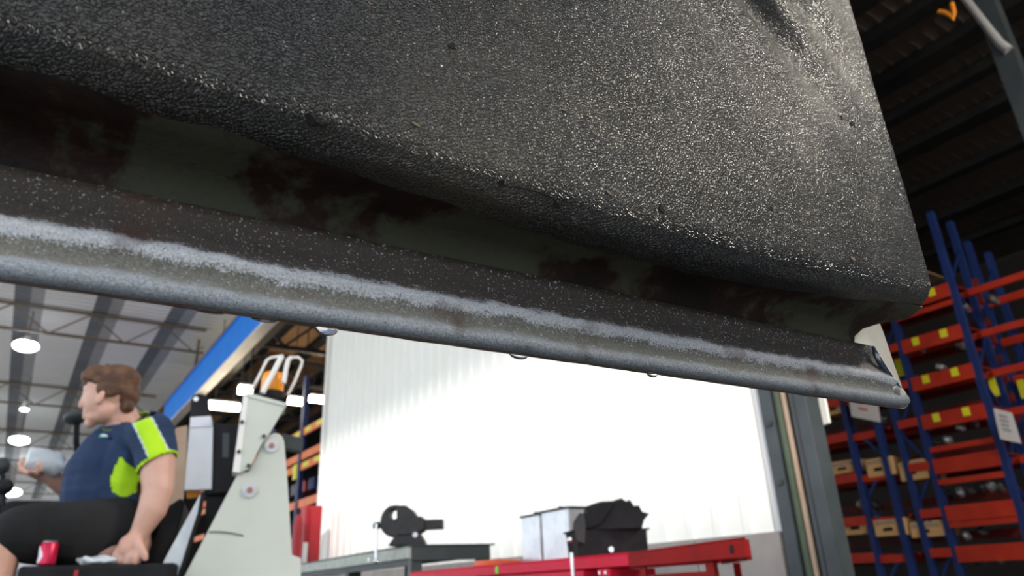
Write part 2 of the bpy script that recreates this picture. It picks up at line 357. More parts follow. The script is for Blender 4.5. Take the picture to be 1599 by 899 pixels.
# ---- lamps
def high_bay(x, y, z, r, lab, c=None, lens='lamp'):
    c = c or at_z(x, y, z); e = empty('high_bay_lamp', c, label=lab, cat='lamp', group='high bay lamps')
    MB().lathe([(0.05, 0.30), (0.08, 0.26), (0.09, 0.2), (r * 0.6, 0.18), (r * 0.9, 0.04), (r * 0.87, 0.04), (r * 0.57, 0.16), (0.04, 0.18)], c).build('reflector', M['white_paint'], e, smooth=True)
    MB().ball(c + GZ * 0.02, (r * 0.93, r * 0.93, r * 0.45)).build('lens', M[lens], e, smooth=True)
    MB().cyl(c + GZ * 0.28, Vector((c.x, c.y, 8.01)), 0.02, 8).build('hanger', M['truss'], e)
high_bay(40, 541, 7.0, 0.33, 'upper bright round lamp at the left edge under roof')
high_bay(30, 688, 6.6, 0.38, 'bright round lamp left of the clear plastic bottle')
high_bay(18, 769, 6.2, 0.5, 'lowest bright round lamp just above man\'s knee')
high_bay(38, 640, 6.8, 0.14, 'small dim lamp between the two left bright lamps')
high_bay(0, 0, 0, 0.34, 'warm high bay lamp in the racking bay behind the viewer', c=G(-4.2, 6.5, 6.9), lens='lamp_strong')
high_bay(0, 0, 0, 0.34, 'warm high bay lamp nearer the right side wall', c=G(-3.7, 7.9, 6.9), lens='lamp_strong')
def batten(x0, y0, x1, y1, s0, lab):
    p0, p1 = at_s(x0, y0, s0), at_s(x1, y1, s0)
    if abs(p0.z - p1.z) < 0.6: p1.z = p0.z
    e = empty('batten_light', (p0 + p1) / 2, label=lab, cat='lamp', group='glowing batten lights under the brown roof')
    MB().tube([p0, p0.lerp(p1, 0.3), p0.lerp(p1, 0.7), p1], 0.11, 12).build('tube', M['tube'], e, smooth=True)
    MB().bar(p0 + GZ * 0.13, p1 + GZ * 0.13, 0.08, 0.05).build('housing', M['lamp_shell'], e)
    for p in (p0.lerp(p1, 0.2), p0.lerp(p1, 0.8)): MB().cyl(p + GZ * 0.15, Vector((p.x, p.y, 8.0)), 0.015, 6).build('hanger', M['dark_steel'], e)
batten(326, 632, 374, 629, 20.5, 'glowing batten light left of the pale machine bracket')
batten(373, 608, 393, 607, 17.5, 'short glowing lamp just left of the amber beacon')
batten(451, 625, 480, 622, 20.2, 'glowing batten light just right of the amber beacon')
batten(484, 622, 506, 619, 21.5, 'middle glowing batten light near the white wall edge')
batten(509, 619, 530, 617, 22.5, 'glowing batten light cut off by white wall edge')

# ---- storage racks on the right
def rack_right():
    T0 = 11.0
    rk = empty('pallet_rack', G(5.4, T0, 0), label='tall blue and orange storage rack right of grey column', cat='rack')
    sE, sD = 4.44, 5.39
    def S(x, y): return at_t(x, y, T0).dot(GA)
    sA, sB, sC = S(1333, 700), S(1380, 700), S(1411, 700)
    T1 = 11.75
    tops = [('E', sE, T0, 5.68), ('E2', at_t(1483, 347, T1).dot(GA), T1, at_t(1483, 347, T1).z), ('D', sD, T0, 5.6), ('A', sA, T0, 5.6), ('B', sB, T0, 5.6), ('C', sC, T0, 5.6)]
    T2, T3 = 12.3, 13.0
    tops += [('P3', at_t(1510, 378, T2).dot(GA), T2, at_t(1510, 378, T2).z), ('P4', at_t(1542, 395, T3).dot(GA), T3, at_t(1542, 395, T3).z)]
    pos = {}
    for nm, s_, t0, zt in tops:
        MB().st(s_ - 0.045, s_ + 0.045, t0 - 0.05, t0 + 0.05, 0, zt).build('upright', M['rack_blue'], rk); pos[nm] = (s_, t0, zt)
    def brace(p, q, z0, z1, step):
        z = z0; fl_ = 0
        while z + step <= z1:
            (s_a, ta, _), (s_b, tb, _) = (pos[p], pos[q]) if fl_ == 0 else (pos[q], pos[p])
            MB().bar(G(s_a, ta, z), G(s_b, tb, z + step), 0.03, 0.04).build('brace', M['rack_blue'], rk); z += step; fl_ ^= 1
    brace('A', 'B', 0.3, 5.4, 0.62); brace('C', 'D', 0.3, 5.4, 0.55); brace('E', 'E2', 0.3, 5.6, 0.7); brace('P3', 'P4', 0.3, 5.4, 0.7)
    zE = [at_t(4.44 and x, y, T0).z for x, y in ((1482, 445), (1503, 509), (1522, 570), (1542, 632), (1563, 705), (1583, 783), (1597, 850))]
    zmid = [at_t(x, y, T0).z for x, y in ((1492, 468), (1553, 684), (1572, 737), (1592, 808))]
    for i, z in enumerate(zE):
        bm_ = MB().st(sE + 0.03, sD - 0.03, T0 - 0.055, T0 - 0.005, z - 0.18, z + 0.03).build('beam', M['rack_orange'], rk)
        MB().st(sD + 0.03, sC - 0.03, T0 - 0.055, T0 - 0.005, z - 0.10, z + 0.02).build('beam', M['rack_orange'], rk)
        MB().st(sB + 0.03, sA - 0.03, T0 - 0.02, T0 + 0.02, z - 0.14, z - 0.03).build('beam', M['rack_orange'], rk)
        MB().st(sA + 0.03, sA + 2.6, T0 - 0.055, T0 - 0.005, z - 0.12, z + 0.02).build('beam', M['rack_orange'], rk)
        MB().st(sE - 2.6, sE - 0.06, T0 + 0.3, T0 + 0.35, z - 0.15, z - 0.05).build('beam', M['rack_orange'], rk)
        for d_ in (0.2, 0.62):
            if i < 4: MB().st(sE + d_ - 0.05 + 0.08, sE + d_ + 0.05 + 0.08, T0 - 0.062, T0 - 0.055, z - 0.10, z + 0.02).build('load_tag', M['tag_yellow'], bm_)
        # rear beam and decking behind
        MB().st(sE - 0.05, sA + 2.6, T1 + 0.02, T1 + 0.07, z - 0.16, z + 0.0).build('rear_beam', M['rack_red_shaded'], rk)
        MB().st(sE - 0.05, sA + 2.6, T1 + 0.02, T1 + 0.07, z + 0.12, z + 0.24).build('rear_beam', M['rack_red_shaded'], rk)
        MB().st(sE - 0.05, sA + 2.6, T0 + 0.36, T0 + 0.41, z - 0.14, z - 0.05).build('mid_beam', M['rack_orange'], rk)
        MB().st(sE - 0.02, sA + 2.6, T0 + 0.06, T1, z - 0.03, z - 0.005).build('deck', M['rack_red_shaded'], rk)
        for k in range(5):
            s_ = sE + 0.1 + k * 0.45
            MB().st(s_, s_ + 0.04, T0 + 0.02, T1, z - 0.06, z - 0.02).build('deck_bar', M['rack_orange'], rk)
        MB().st(1.6, pos['P3'][0] - 0.05, T2 - 0.05, T2, z - 0.12, z).build('beam', M['rack_orange'], rk)
        MB().st(pos['P3'][0] + 0.05, pos['P3'][0] + 0.35, T2 - 0.05, T2, z - 0.1, z).build('beam', M['rack_orange'], rk)
    for z in zmid:
        MB().st(sE + 0.03, sD - 0.03, T0 - 0.05, T0 - 0.005, z - 0.06, z + 0.015).build('beam', M['rack_orange'], rk)
    # yellow capacity plates
    for (x, y, t0) in ((1552, 604, 11.7), (1597, 607, 12.2), (1404, 574, 11.3)):
        c = at_t(x, y, t0); MB().obox(c, GA * 0.05, GB * 0.008, GZ * 0.14).build('capacity_plate', M['tag_yellow'], rk)
    return rk, zE, pos
rk, zE, rpos = rack_right()
def sign(poly, t0, ink, lines, lab):
    P = [at_t(x, y, t0) for x, y in poly]; e = empty('rack_sign', P[3], label=lab, cat='sign', group='white signs on rack uprights')
    MB().prism(P, GB * 0.02).build('board', M['sign'], e)
    for (u0, u1, v) in lines:
        def q(u, v): return (P[0].lerp(P[1], u)).lerp(P[3].lerp(P[2], u), v) - GB * 0.004
        MB().prism([q(u0, v - 0.035), q(u1, v - 0.035), q(u1, v + 0.035), q(u0, v + 0.035)], GB * 0.003).build('print_line', ink, e)
sign([(1322, 600), (1367, 606), (1374, 659), (1330, 650)], 10.85, M['sign_red'], [(0.3, 0.55, 0.5), (0.3, 0.62, 0.7)], 'white sign with small red print under the panel tip')
sign([(1551, 637), (1579, 644), (1594, 692), (1562, 685)], 10.8, M['sign_grey'], [(0.25, 0.7, 0.2), (0.25, 0.7, 0.35), (0.25, 0.65, 0.5), (0.25, 0.7, 0.65)], 'white sign with grey print at the far right rack upright')
def carton(x0, y0, x1, y1, t0, depth, lab, open_=True):
    p0, p1 = at_t(x0, y1, t0), at_t(x1, y0, t0)
    s_a, s_b = sorted((p0.dot(GA), p1.dot(GA))); z0, z1 = sorted((p0.z, p1.z))
    z0 = max([z for z in zE if z <= z0 + 0.3] or [z0]) if False else z0
    e = empty('cardboard_box', G((s_a + s_b) / 2, t0 + depth / 2, z0), label=lab, cat='box', group='cardboard boxes on the rack')
    MB().st(s_a, s_b, t0, t0 + depth, z0, z1).build('carton', M['card'], e, bevel=0.008)
    MB().st(s_a + 0.1 * (s_b - s_a), s_a + 0.9 * (s_b - s_a), t0 - 0.012, t0 - 0.004, z1 - 0.07, z1 - 0.015).build('tape', M['pipe_beige'], e)
    MB().st(s_a + 0.42 * (s_b - s_a), s_a + 0.72 * (s_b - s_a), t0 - 0.006, t0 + 0.01, z0 + 0.3 * (z1 - z0), z0 + 0.5 * (z1 - z0)).build('hand_hole', M['black'], e)
    for k in (0, 1):
        MB().st(s_a + 0.02, s_b - 0.02, t0 + (0.02 if k == 0 else depth / 2 + 0.01), t0 + (depth / 2 - 0.01 if k == 0 else depth - 0.02), z1, z1 + 0.012).build('flap', M['card'], e)
carton(1288, 622, 1318, 650, 10.99, 0.5, 'brown carton beside the column, top visible rack level')
carton(1298, 716, 1338, 742, 10.99, 0.5, 'brown carton with dark hand hole on middle rack level')
carton(1356, 712, 1392, 746, 10.97, 0.5, 'brown carton between two blue uprights, middle rack level')
carton(1408, 716, 1444, 752, 10.97, 0.5, 'wide brown carton right of three uprights, middle rack level')
carton(1318, 806, 1358, 836, 10.99, 0.5, 'brown carton with pale label on lower rack level')
carton(1368, 808, 1412, 838, 10.97, 0.5, 'brown carton between blue uprights, lower rack level')
carton(1424, 812, 1470, 840, 10.97, 0.5, 'wide brown carton right of uprights, lower rack level')
def parcel(x, y, t0, r, mm, i):
    c = at_t(x, y, t0); R = Euler((random.random(), random.random(), random.random())).to_matrix()
    mb = MB().ball(c, (r * 1.3, r, r * 0.8), R, 8, 6)
    for v in mb.v: v += Vector((noise.noise(v * 14), noise.noise(v * 14 + Vector((5, 1, 2))), noise.noise(v * 14 + Vector((1, 7, 3))))) * r * 0.5
    return mb.build('wrapped_part', mm, smooth=True, sharp=180, cat='part', group='wrapped parts on the rack')
M['foil'] = mat('shiny_wrap', (0.5, 0.5, 0.5), 0.25, 0.5, col2=(0.2, 0.17, 0.15), nscale=20)
M['dull'] = mat('dark_parts', (0.05, 0.045, 0.05), 0.5, 0.3, col2=(0.18, 0.16, 0.15), nscale=12)
ROWS = {}
for i, (x, y) in enumerate(((1470, 574), (1425, 590), (1462, 690), (1480, 686), (1552, 469), (1505, 480), (1440, 545), (1462, 600), (1500, 541), (1500, 668), (1520, 660), (1486, 772), (1500, 768), (1515, 766), (1532, 762),
                            (1548, 760), (1560, 762), (1490, 840), (1510, 836), (1535, 830), (1560, 800), (1380, 655), (1400, 790), (1370, 789), (1345, 788), (1500, 880), (1530, 875), (1560, 870), (1450, 870), (1415, 868))):
    o = parcel(x, y, 11.15 + 0.1 * (i % 3), 0.055 + 0.03 * random.random(), M['foil'] if i % 3 == 0 else M['dull'], i)
    lvl = sum(1 for z in zE if z > o.location.z + 0.05); ROWS.setdefault(lvl, []).append((x, o, i % 3 == 0))
ORD = ['first', 'second', 'third', 'fourth', 'fifth', 'sixth', 'seventh', 'eighth', 'ninth', 'tenth', 'eleventh', 'twelfth']
for lvl, row in ROWS.items():
    for j, (x, o, shiny) in enumerate(sorted(row, key=lambda r: r[0])):
        o['label'] = '%s spare part, %s from left under the %s orange shelf beam of right rack' % ('shiny wrapped' if shiny else 'dark', ORD[j], ORD[max(0, lvl - 1)])
# roof end details at upper right
hk = at_t(1484, 22, 9.0)
e = empty('hook', hk, label='small orange hook hanging high at upper right', cat='hook')
pts = [at_t(x, y, 9.0) for x, y in ((1466, 18), (1474, 19), (1482, 23), (1489, 29), (1490, 20), (1486, 5))]
MB().tube(pts, 0.03, 8).build('hook_bend', mat('orange_paint', (0.80, 0.27, 0.02), 0.45), e, smooth=True)
MB().tube([pts[-1], at_t(1484, -60, 9.0)], 0.012, 6).build('cable', M['dark_steel'], e)
MB().tube([at_t(1470, -50, 9.5), at_t(1540, 40, 9.5), at_t(1562, 68, 9.5), at_t(1576, 79, 9.5)], [0.05, 0.05, 0.055, 0.06], 10).build('brace_pipe', mat('pale_pipe', (0.35, 0.34, 0.32), 0.5), smooth=True, label='pale slanting pipe high at the upper right corner', cat='pipe')
pc = at_t(1582, 130, 9.5)
MB().st(pc.dot(GA) - 0.13, pc.dot(GA) + 0.10, 9.5, 9.72, 0, 7.9).build('bay_column', M['col_grey'], label='dark grey-green column at the upper right edge', cat='column')

# ---- far rack seen left of the white wall edge
def rack_far():
    T0 = 5.0
    rk2 = empty('pallet_rack', G(18, T0, 0), label='distant orange-beamed rack seen left of white wall', cat='rack')
    lv = [((452, 680), (512, 648)), ((450, 722), (510, 688)), ((450, 738), (512, 704)), ((450, 790), (505, 768)), ((452, 842), (505, 830))]
    su = at_t(473, 680, T0).dot(GA)
    for i, (p, q) in enumerate(lv):
        z = (at_t(*p, T0).z + at_t(*q, T0).z) / 2; z = at_t(*q, T0).z
        bm_ = MB().st(12.5, 26, T0 - 0.03, T0 + 0.03, z - 0.16, z + 0.0).build('beam', M['far_orange'], rk2)
        MB().st(12.5, 26, T0 + 0.05, T0 + 1.0, z - 0.03, z - 0.01).build('deck', M['dark_steel'], rk2)
        if i in (0, 2):
            for k in range(7): MB().st(13.0 + k * 0.7, 13.35 + k * 0.7, T0 - 0.04, T0 - 0.03, z - 0.12, z - 0.02).build('load_tag', M['tag_yellow'], bm_)
    for s_ in (su, su + 3.0, su + 6.0):
        MB().st(s_ - 0.08, s_ + 0.08, T0 - 0.05, T0 + 0.05, 0, 5.2).build('upright', M['rack_blue'], rk2)
        MB().st(s_ - 0.08, s_ + 0.08, T0 + 0.95, T0 + 1.05, 0, 5.2).build('upright', M['rack_blue'], rk2)
    c = at_t(465, 737, T0); MB().obox(c - GB * 0.06, GA * 0.12, GB * 0.01, GZ * 0.16).build('capacity_plate', M['tag_yellow'], rk2)
rack_far()
for i, (x, y) in enumerate(((456, 771), (471, 766), (485, 761), (499, 756), (459, 820), (477, 818))):
    c = at_t(x, y, 5.4); MB().st(c.dot(GA) - 0.2, c.dot(GA) + 0.18, 5.2, 5.7, c.z - 0.12, c.z + 0.14).build('stored_crate', [M['rack_blue'], M['dull'], M['red_cab']][i % 3], bevel=0.02,
        label=ORD[i % 4] + ' crate from left on the ' + ('upper' if i < 4 else 'lower') + ' shelf of distant orange rack', cat='crate', group='crates on the distant rack')
rc = at_s(487, 790, 11.5)
e = empty('red_cabinet', G(11.5, rc.dot(GB), 0), label='tall red cabinet standing at the left edge of white wall', cat='cabinet')
MB().st(11.4, 11.7, rc.dot(GB) - 0.13, rc.dot(GB) + 0.14, 0.05, rc.z).build('body', M['red_cab'], e, bevel=0.01)
MB().st(11.37, 11.4, rc.dot(GB) - 0.05, rc.dot(GB) + 0.12, 0.1, rc.z - 0.04).build('door', M['red_cab'], e, bevel=0.006)
MB().st(11.35, 11.37, rc.dot(GB) - 0.03, rc.dot(GB) - 0.01, 0.6, 0.95).build('handle', M['chrome'], e)
MB().st(11.36, 11.4, rc.dot(GB) - 0.13, rc.dot(GB) - 0.07, 0.05, rc.z - 0.55).build('side_panel', M['white_paint'], e)
ex = at_s(467, 803, 11.2)
e = empty('fire_extinguisher', (ex.x, ex.y, 0), label='red cylinder with dark valve left of the red cabinet', cat='extinguisher')
MB().lathe([(0.06, 0.0), (0.07, 0.02), (0.07, ex.z - 0.15), (0.05, ex.z - 0.05), (0.03, ex.z)], (ex.x, ex.y, 0)).build('cylinder', M['red_cab'], e, smooth=True)
MB().cyl((ex.x, ex.y, ex.z), (ex.x, ex.y, ex.z + 0.08), 0.025).build('valve', M['black'], e)

# ================================================================== BENCHES
def at_y(x, y, Y): v = ray(x, y); return CAM + v * (Y / v.y)
# ---- dark steel bench with vise
c0, c1 = at_z(643, 850, 0.92), at_z(470, 880, 0.92)
U = (c1 - c0).normalized(); V = Vector((U.y, -U.x, 0)); LB = (c1 - c0).length; WB = 0.0
for k in range(400):                     # depth so that the far right corner sits where it is seen
    q = c0 + V * (k * 0.005) - CAM
    if CX + F_PX * q.dot(RT) / q.dot(FW) >= 764: WB = k * 0.005; break
WB = WB or 0.7
gb = empty('work_bench', (c0.x, c0.y, 0), label='dark steel workbench carrying a black vise', cat='bench')
def gbx(nm, u0, u1, v0, v1, z0, z1, m_, bev=0.004):
    mb = MB(); P = lambda u, v, z: Vector((c0.x, c0.y, 0)) + U * u + V * v + GZ * z
    mb.hexa([P(u1, v0, z0), P(u0, v0, z0), P(u0, v1, z0), P(u1, v1, z0), P(u1, v0, z1), P(u0, v0, z1), P(u0, v1, z1), P(u1, v1, z1)])
    return mb.build(nm, m_, gb, bevel=bev)
gbx('top', -0.02, LB, -0.03, WB + 0.04, 0.908, 0.92, M['bench_grey'], 0.002)
gbx('edge_strip', 0.0, LB, -0.025, 0.0, 0.82, 0.908, M['bench_edge'])
gbx('apron', -0.012, 0.03, 0.0, WB, 0.80, 0.908, M['bench_grey'])
gbx('lower_rail', 0.06, LB, 0.0, 0.03, 0.765, 0.82, M['bench_grey'])
gbx('rear_apron', 0.0, LB, WB - 0.03, WB, 0.82, 0.908, M['bench_grey'])
for u0 in (0.0, 1.55, LB - 0.1):
    gbx('leg', u0, u0 + 0.09, 0.0, 0.09, 0, 0.85, M['bench_grey']); gbx('leg', u0, u0 + 0.09, WB - 0.09, WB, 0, 0.85, M['bench_grey'])
gbx('leg_trim', -0.01, 0.05, -0.012, 0.0, 0.2, 0.82, M['col_mid'])
gbx('bolt', 0.9, 0.93, -0.03, -0.024, 0.84, 0.87, M['chrome'], 0.002)
# ---- vise
YV = (c0 + U * 0.1 + V * 0.12).y
def vq(x, y, dy=0.0): return at_y(x, y, YV) + Vector((0, dy, 0))
vb = empty('bench_vise', vq(630, 848), label='big black bench vise with a hanging steel handle', cat='vise')
def ring(cx, cy, ro, hx, hy, rx, ry, th, n=28):
    mb = MB(); o, i = [], []
    for k in range(n):
        a_ = 2 * math.pi * k / n; rr_ = ro * (1 + 0.05 * math.sin(3 * a_ + 1))
        o.append((cx + rr_ * math.cos(a_), cy + rr_ * 0.92 * math.sin(a_))); i.append((hx + rx * math.cos(a_), hy + ry * math.sin(a_)))
    vs_ = [vq(*p, -th / 2) for p in o] + [vq(*p, -th / 2) for p in i] + [vq(*p, th / 2) for p in o] + [vq(*p, th / 2) for p in i]
    fs = []
    for k in range(n):
        j = (k + 1) % n
        fs += [(k, j, n + j, n + k), (2 * n + j, 2 * n + k, 3 * n + k, 3 * n + j), (k, 2 * n + k, 2 * n + j, j), (n + k, n + j, 3 * n + j, 3 * n + k)]
    return mb.add(vs_, fs)
ring(622, 815, 27, 617, 804, 6, 8, 0.16).build('fixed_jaw', M['iron'], vb, bevel=0.012)
MB().prism([vq(x, y, -0.09) for x, y in ((622, 790), (636, 790), (646, 797), (654, 808), (660, 806), (664, 812), (664, 828), (650, 836), (622, 838))], (0, 0.18, 0)).build('body', M['iron'], vb, bevel=0.012)
MB().prism([vq(x, y, -0.05) for x, y in ((650, 812), (692.5, 811), (692.5, 826), (650, 828))], (0, 0.1, 0)).build('slide_bar', M['iron'], vb, bevel=0.006)
_vb = [vq(x, y, -0.08) for x, y in ((608, 846), (622, 832), (654, 828), (664, 841), (666, 846))]
_vb[0].z = _vb[4].z = 0.921; _vb[3].z = 0.95
MB().prism(_vb, (0, 0.16, 0)).build('swivel_base', M['iron'], vb, bevel=0.008)
MB().cyl(vq(583, 821), vq(606, 820), 0.022).build('screw', M['iron'], vb, smooth=True)
MB().ball(vq(589, 820), 0.03).build('screw_head', M['iron'], vb, smooth=True)
hd = MB().cyl(vq(590, 818, -0.05), vq(589, 874, -0.05), 0.010, 10).build('handle', M['chrome'], vb, smooth=True)
MB().ball(vq(589, 876, -0.05), 0.02).build('handle_knob', M['chrome'], hd, smooth=True)
MB().cyl(vq(651, 836, -0.1), vq(651, 836, -0.08), 0.02, 10).build('bolt', M['chrome'], vb)

# ---- red benches (top stands a little above eye level)
ZB = 0.70
r0, r1, r2 = at_z(640, 893, ZB), at_z(980, 862, ZB), at_z(1160, 838, ZB)
def bench(name, pa, pb, depth, lab, m_, ap, legs, lip):
    U_ = (pb - pa).normalized(); V_ = Vector((-U_.y, U_.x, 0)); 
    if V_.dot(GB) < 0: V_ = -V_
    L_ = (pb - pa).length; e = empty(name, (pa.x, pa.y, 0), label=lab, cat='bench'); O = Vector((pa.x, pa.y, 0))
    def bx_(nm, u0, u1, v0, v1, z0, z1, mm=m_, bev=0.003, par=None):
        P = lambda u, v, z: O + U_ * u + V_ * v + GZ * z
        return MB().hexa([P(u0, v0, z0), P(u1, v0, z0), P(u1, v1, z0), P(u0, v1, z0), P(u0, v0, z1), P(u1, v0, z1), P(u1, v1, z1), P(u0, v1, z1)]).build(nm, mm, par or e, bevel=bev)
    bx_('top', 0, L_ + lip, 0, depth, ZB - 0.006, ZB)
    bx_('front_apron', 0, L_, 0, 0.02, ZB - ap, ZB - 0.006)
    bx_('end_apron', L_ - 0.02, L_, 0.02, depth, ZB - ap, ZB - 0.006)
    bx_('rear_apron', 0, L_, depth - 0.02, depth, ZB - ap, ZB - 0.006)
    for u in legs:
        for v in (0.02, depth - 0.08): bx_('leg', u, u + 0.06, v, v + 0.06, 0, ZB - ap)
    return e, bx_, L_
b1, bx1, L1 = bench('red_bench', r0, r1, 0.55, 'long red workbench with tins and black tray', M['red_bench'], 0.05, (0.05, 1.0), 0.0)
bx1('drawer', L1 * 0.42, L1 * 0.86, -0.002, 0.4, ZB - 0.16, ZB - 0.056)
dr = bx1('drawer', 0.15, L1 * 0.40, -0.002, 0.4, ZB - 0.16, ZB - 0.056)
bx1('post_bracket', L1 - 0.2, L1 - 0.12, -0.004, 0.05, 0, ZB - 0.056)
for u in (L1 - 0.185, L1 - 0.145): bx1('bolt', u, u + 0.012, -0.012, -0.004, ZB - 0.075, ZB - 0.063, M['chrome'], 0.001)
gd = at_z(835, 879, ZB); u_ = (gd - r0).dot((r1 - r0).normalized())
bx1('green_sticker', u_ - 0.014, u_ + 0.014, -0.004, 0.0, ZB - 0.045, ZB - 0.01, mat('green_sticker', (0.2, 0.7, 0.05), 0.5))
UB = (r1 - r0).normalized(); VB = Vector((-UB.y, UB.x, 0)); VB = VB if VB.dot(GB) > 0 else -VB
# angled bench end: plan narrows to a corner at its right end
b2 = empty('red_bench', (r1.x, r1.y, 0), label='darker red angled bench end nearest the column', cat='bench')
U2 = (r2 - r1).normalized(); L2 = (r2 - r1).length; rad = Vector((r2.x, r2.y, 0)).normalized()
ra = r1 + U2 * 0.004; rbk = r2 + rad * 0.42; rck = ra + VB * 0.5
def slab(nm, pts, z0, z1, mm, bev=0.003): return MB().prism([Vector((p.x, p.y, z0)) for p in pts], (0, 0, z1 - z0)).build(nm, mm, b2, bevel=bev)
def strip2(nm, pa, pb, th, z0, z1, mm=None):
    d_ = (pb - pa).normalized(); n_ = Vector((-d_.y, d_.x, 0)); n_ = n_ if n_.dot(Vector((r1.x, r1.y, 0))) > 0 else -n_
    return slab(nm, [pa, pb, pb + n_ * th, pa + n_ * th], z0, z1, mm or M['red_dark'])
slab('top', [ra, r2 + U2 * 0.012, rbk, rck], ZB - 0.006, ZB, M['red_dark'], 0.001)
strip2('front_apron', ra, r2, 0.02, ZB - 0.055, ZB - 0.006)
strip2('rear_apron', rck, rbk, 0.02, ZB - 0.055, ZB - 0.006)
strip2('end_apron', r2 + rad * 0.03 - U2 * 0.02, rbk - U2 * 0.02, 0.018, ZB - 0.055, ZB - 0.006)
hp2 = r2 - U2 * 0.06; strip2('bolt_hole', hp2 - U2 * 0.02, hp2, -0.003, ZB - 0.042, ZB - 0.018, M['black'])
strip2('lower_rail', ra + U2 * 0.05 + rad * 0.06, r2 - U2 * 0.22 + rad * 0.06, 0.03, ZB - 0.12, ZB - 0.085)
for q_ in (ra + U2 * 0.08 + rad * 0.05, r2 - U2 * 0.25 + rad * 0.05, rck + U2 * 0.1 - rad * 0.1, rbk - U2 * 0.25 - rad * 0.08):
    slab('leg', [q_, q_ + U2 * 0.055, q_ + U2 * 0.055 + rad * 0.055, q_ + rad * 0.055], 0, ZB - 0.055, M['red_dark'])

def on_bench(x, off):                    # point on bench top seen at image column x, set back by off
    best = min((abs(CX + F_PX * ((r0 + UB * (k * 0.005) + VB * off) - CAM).dot(RT) / ((r0 + UB * (k * 0.005) + VB * off) - CAM).dot(FW) - x), k) for k in range(0, 900))
    return r0 + UB * (best[1] * 0.005) + VB * off
def height_at(p, y):                     # world height over p that appears at image row y
    lo, hi = p.z, p.z + 2
    for _ in range(40):
        mid = (lo + hi) / 2; q = Vector((p.x, p.y, mid)) - CAM
        if CY - F_PX * q.dot(UP) / q.dot(FW) > y: lo = mid
        else: hi = mid
    return lo
def tin(x0, x1, ytop, off, depth, lab):
    p, q = on_bench(x0, off), on_bench(x1, off); h = height_at(p.lerp(q, 0.5), ytop) - ZB
    e = empty('metal_tin', p, label=lab, cat='tin', group='grey metal tins on the red bench'); d = (q - p); w = VB * depth
    MB().hexa([p, q, q + w, p + w] + [x + GZ * (h * 0.97) for x in (p, q, q + w, p + w)]).build('tin_body', M['galv'], e, bevel=0.006)
    g = d.normalized() * 0.006; o = VB * 0.006; z0, z1 = GZ * (h * 0.955), GZ * h
    MB().hexa([p - g - o + z0, q + g - o + z0, q + w + g + o + z0, p + w - g + o + z0, p - g - o + z1, q + g - o + z1, q + w + g + o + z1, p + w - g + o + z1]).build('rim', M['bench_grey'], e)
    c = p.lerp(q, 0.35) + w * 0.4 + z1
    MB().lathe([(0.018, 0), (0.018, 0.012), (0.012, 0.018)], c).build('cap', M['bench_grey'], e, smooth=True)
tin(817, 846, 803, 0.30, 0.16, 'smaller grey metal tin at the left end of bench')
tin(849, 893, 794, 0.27, 0.18, 'larger grey metal tin beside the black tray')
# black tray and crumpled cover
p, q = on_bench(899, 0.06), on_bench(1012, 0.06)
q = p + (q - p) * 1.0
DT = Vector((1, 0.25, 0)).normalized()
p = on_bench(905, 0.08); w_ = 0.0
for k in range(200):
    qq = p + DT * (k * 0.005) - CAM
    if CX + F_PX * qq.dot(RT) / qq.dot(FW) >= 1012: w_ = k * 0.005; break
q = p + DT * w_; DV = Vector((-DT.y, DT.x, 0)) * 0.16
h = height_at(q, 824) - ZB
e = empty('black_tray', p, label='black plastic tray standing on the red bench', cat='tray')
MB().hexa([p + GZ * 0.001, q + GZ * 0.001, q + DV + GZ * 0.001, p + DV + GZ * 0.001] + [x + GZ * h for x in (p - DT * 0.01, q + DT * 0.005, q + DV + DT * 0.005, p + DV - DT * 0.01)]).build('bin', M['black'], e, bevel=0.006)
MB().hexa([x + GZ * (h - 0.008) for x in (p - DT * 0.02, q + DT * 0.018, q + DV + DT * 0.018, p + DV - DT * 0.02)] + [x + GZ * h for x in (p - DT * 0.02, q + DT * 0.018, q + DV + DT * 0.018, p + DV - DT * 0.02)]).build('rim', M['black'], e, bevel=0.002)
MB().lathe([(0.012, 0), (0.012, 0.006)], p.lerp(q, 0.45) + GZ * 0.03 - DV.normalized() * 0.004, -DV).build('latch', M['chrome'], e)
YT = (p.y + q.y) / 2
prof = [(896, 828), (897, 812), (905, 800), (917, 800), (914, 790), (925, 786), (938, 782), (957, 779), (971, 777), (979, 781), (984, 779), (989, 788), (998, 788), (1002, 797), (1013, 801), (1005, 810), (1002, 824)]
cv = empty('crumpled_cover', at_y(950, 826, YT), label='crumpled black cover heaped on top of the black tray', cat='cover')
rows = []
base_c = (950, 824)
for k, dy in enumerate((-0.02, 0.03, 0.08, 0.12, 0.15)):
    sc = (0.93, 1.0, 0.97, 0.86, 0.5)[k]; row = []
    for i, (x, y) in enumerate(prof):
        xx = base_c[0] + (x - base_c[0]) * (0.93 + 0.07 * sc); yy = base_c[1] + (y - base_c[1]) * sc
        pt = at_y(xx, yy, YT) + Vector((0, dy, 0)); pt.z += 0.012 * noise.noise(Vector((x * 0.08, k * 2.1, 0)))
        row.append(pt)
    rows.append(row)
hm = MB(); hm.grid(rows)
hm.f.append(tuple(range(len(prof)))); hm.f.append(tuple(4 * len(prof) + i for i in range(len(prof))))
hm.f += [(r_ * len(prof) + e_, (r_ + 1) * len(prof) + e_, (r_ + 1) * len(prof) + (len(prof) - 1 - e_), r_ * len(prof) + (len(prof) - 1 - e_)) for r_ in range(4) for e_ in (0,)]
hm.build('heap', M['black'], cv)
MB().prism([at_y(x, y, YT) + Vector((0, -0.035, 0)) for x, y in ((914, 803), (950, 783), (961, 784), (938, 818), (920, 826), (899, 826))], (0, 0.02, 0)).build('flap', M['black'], cv, bevel=0.004)
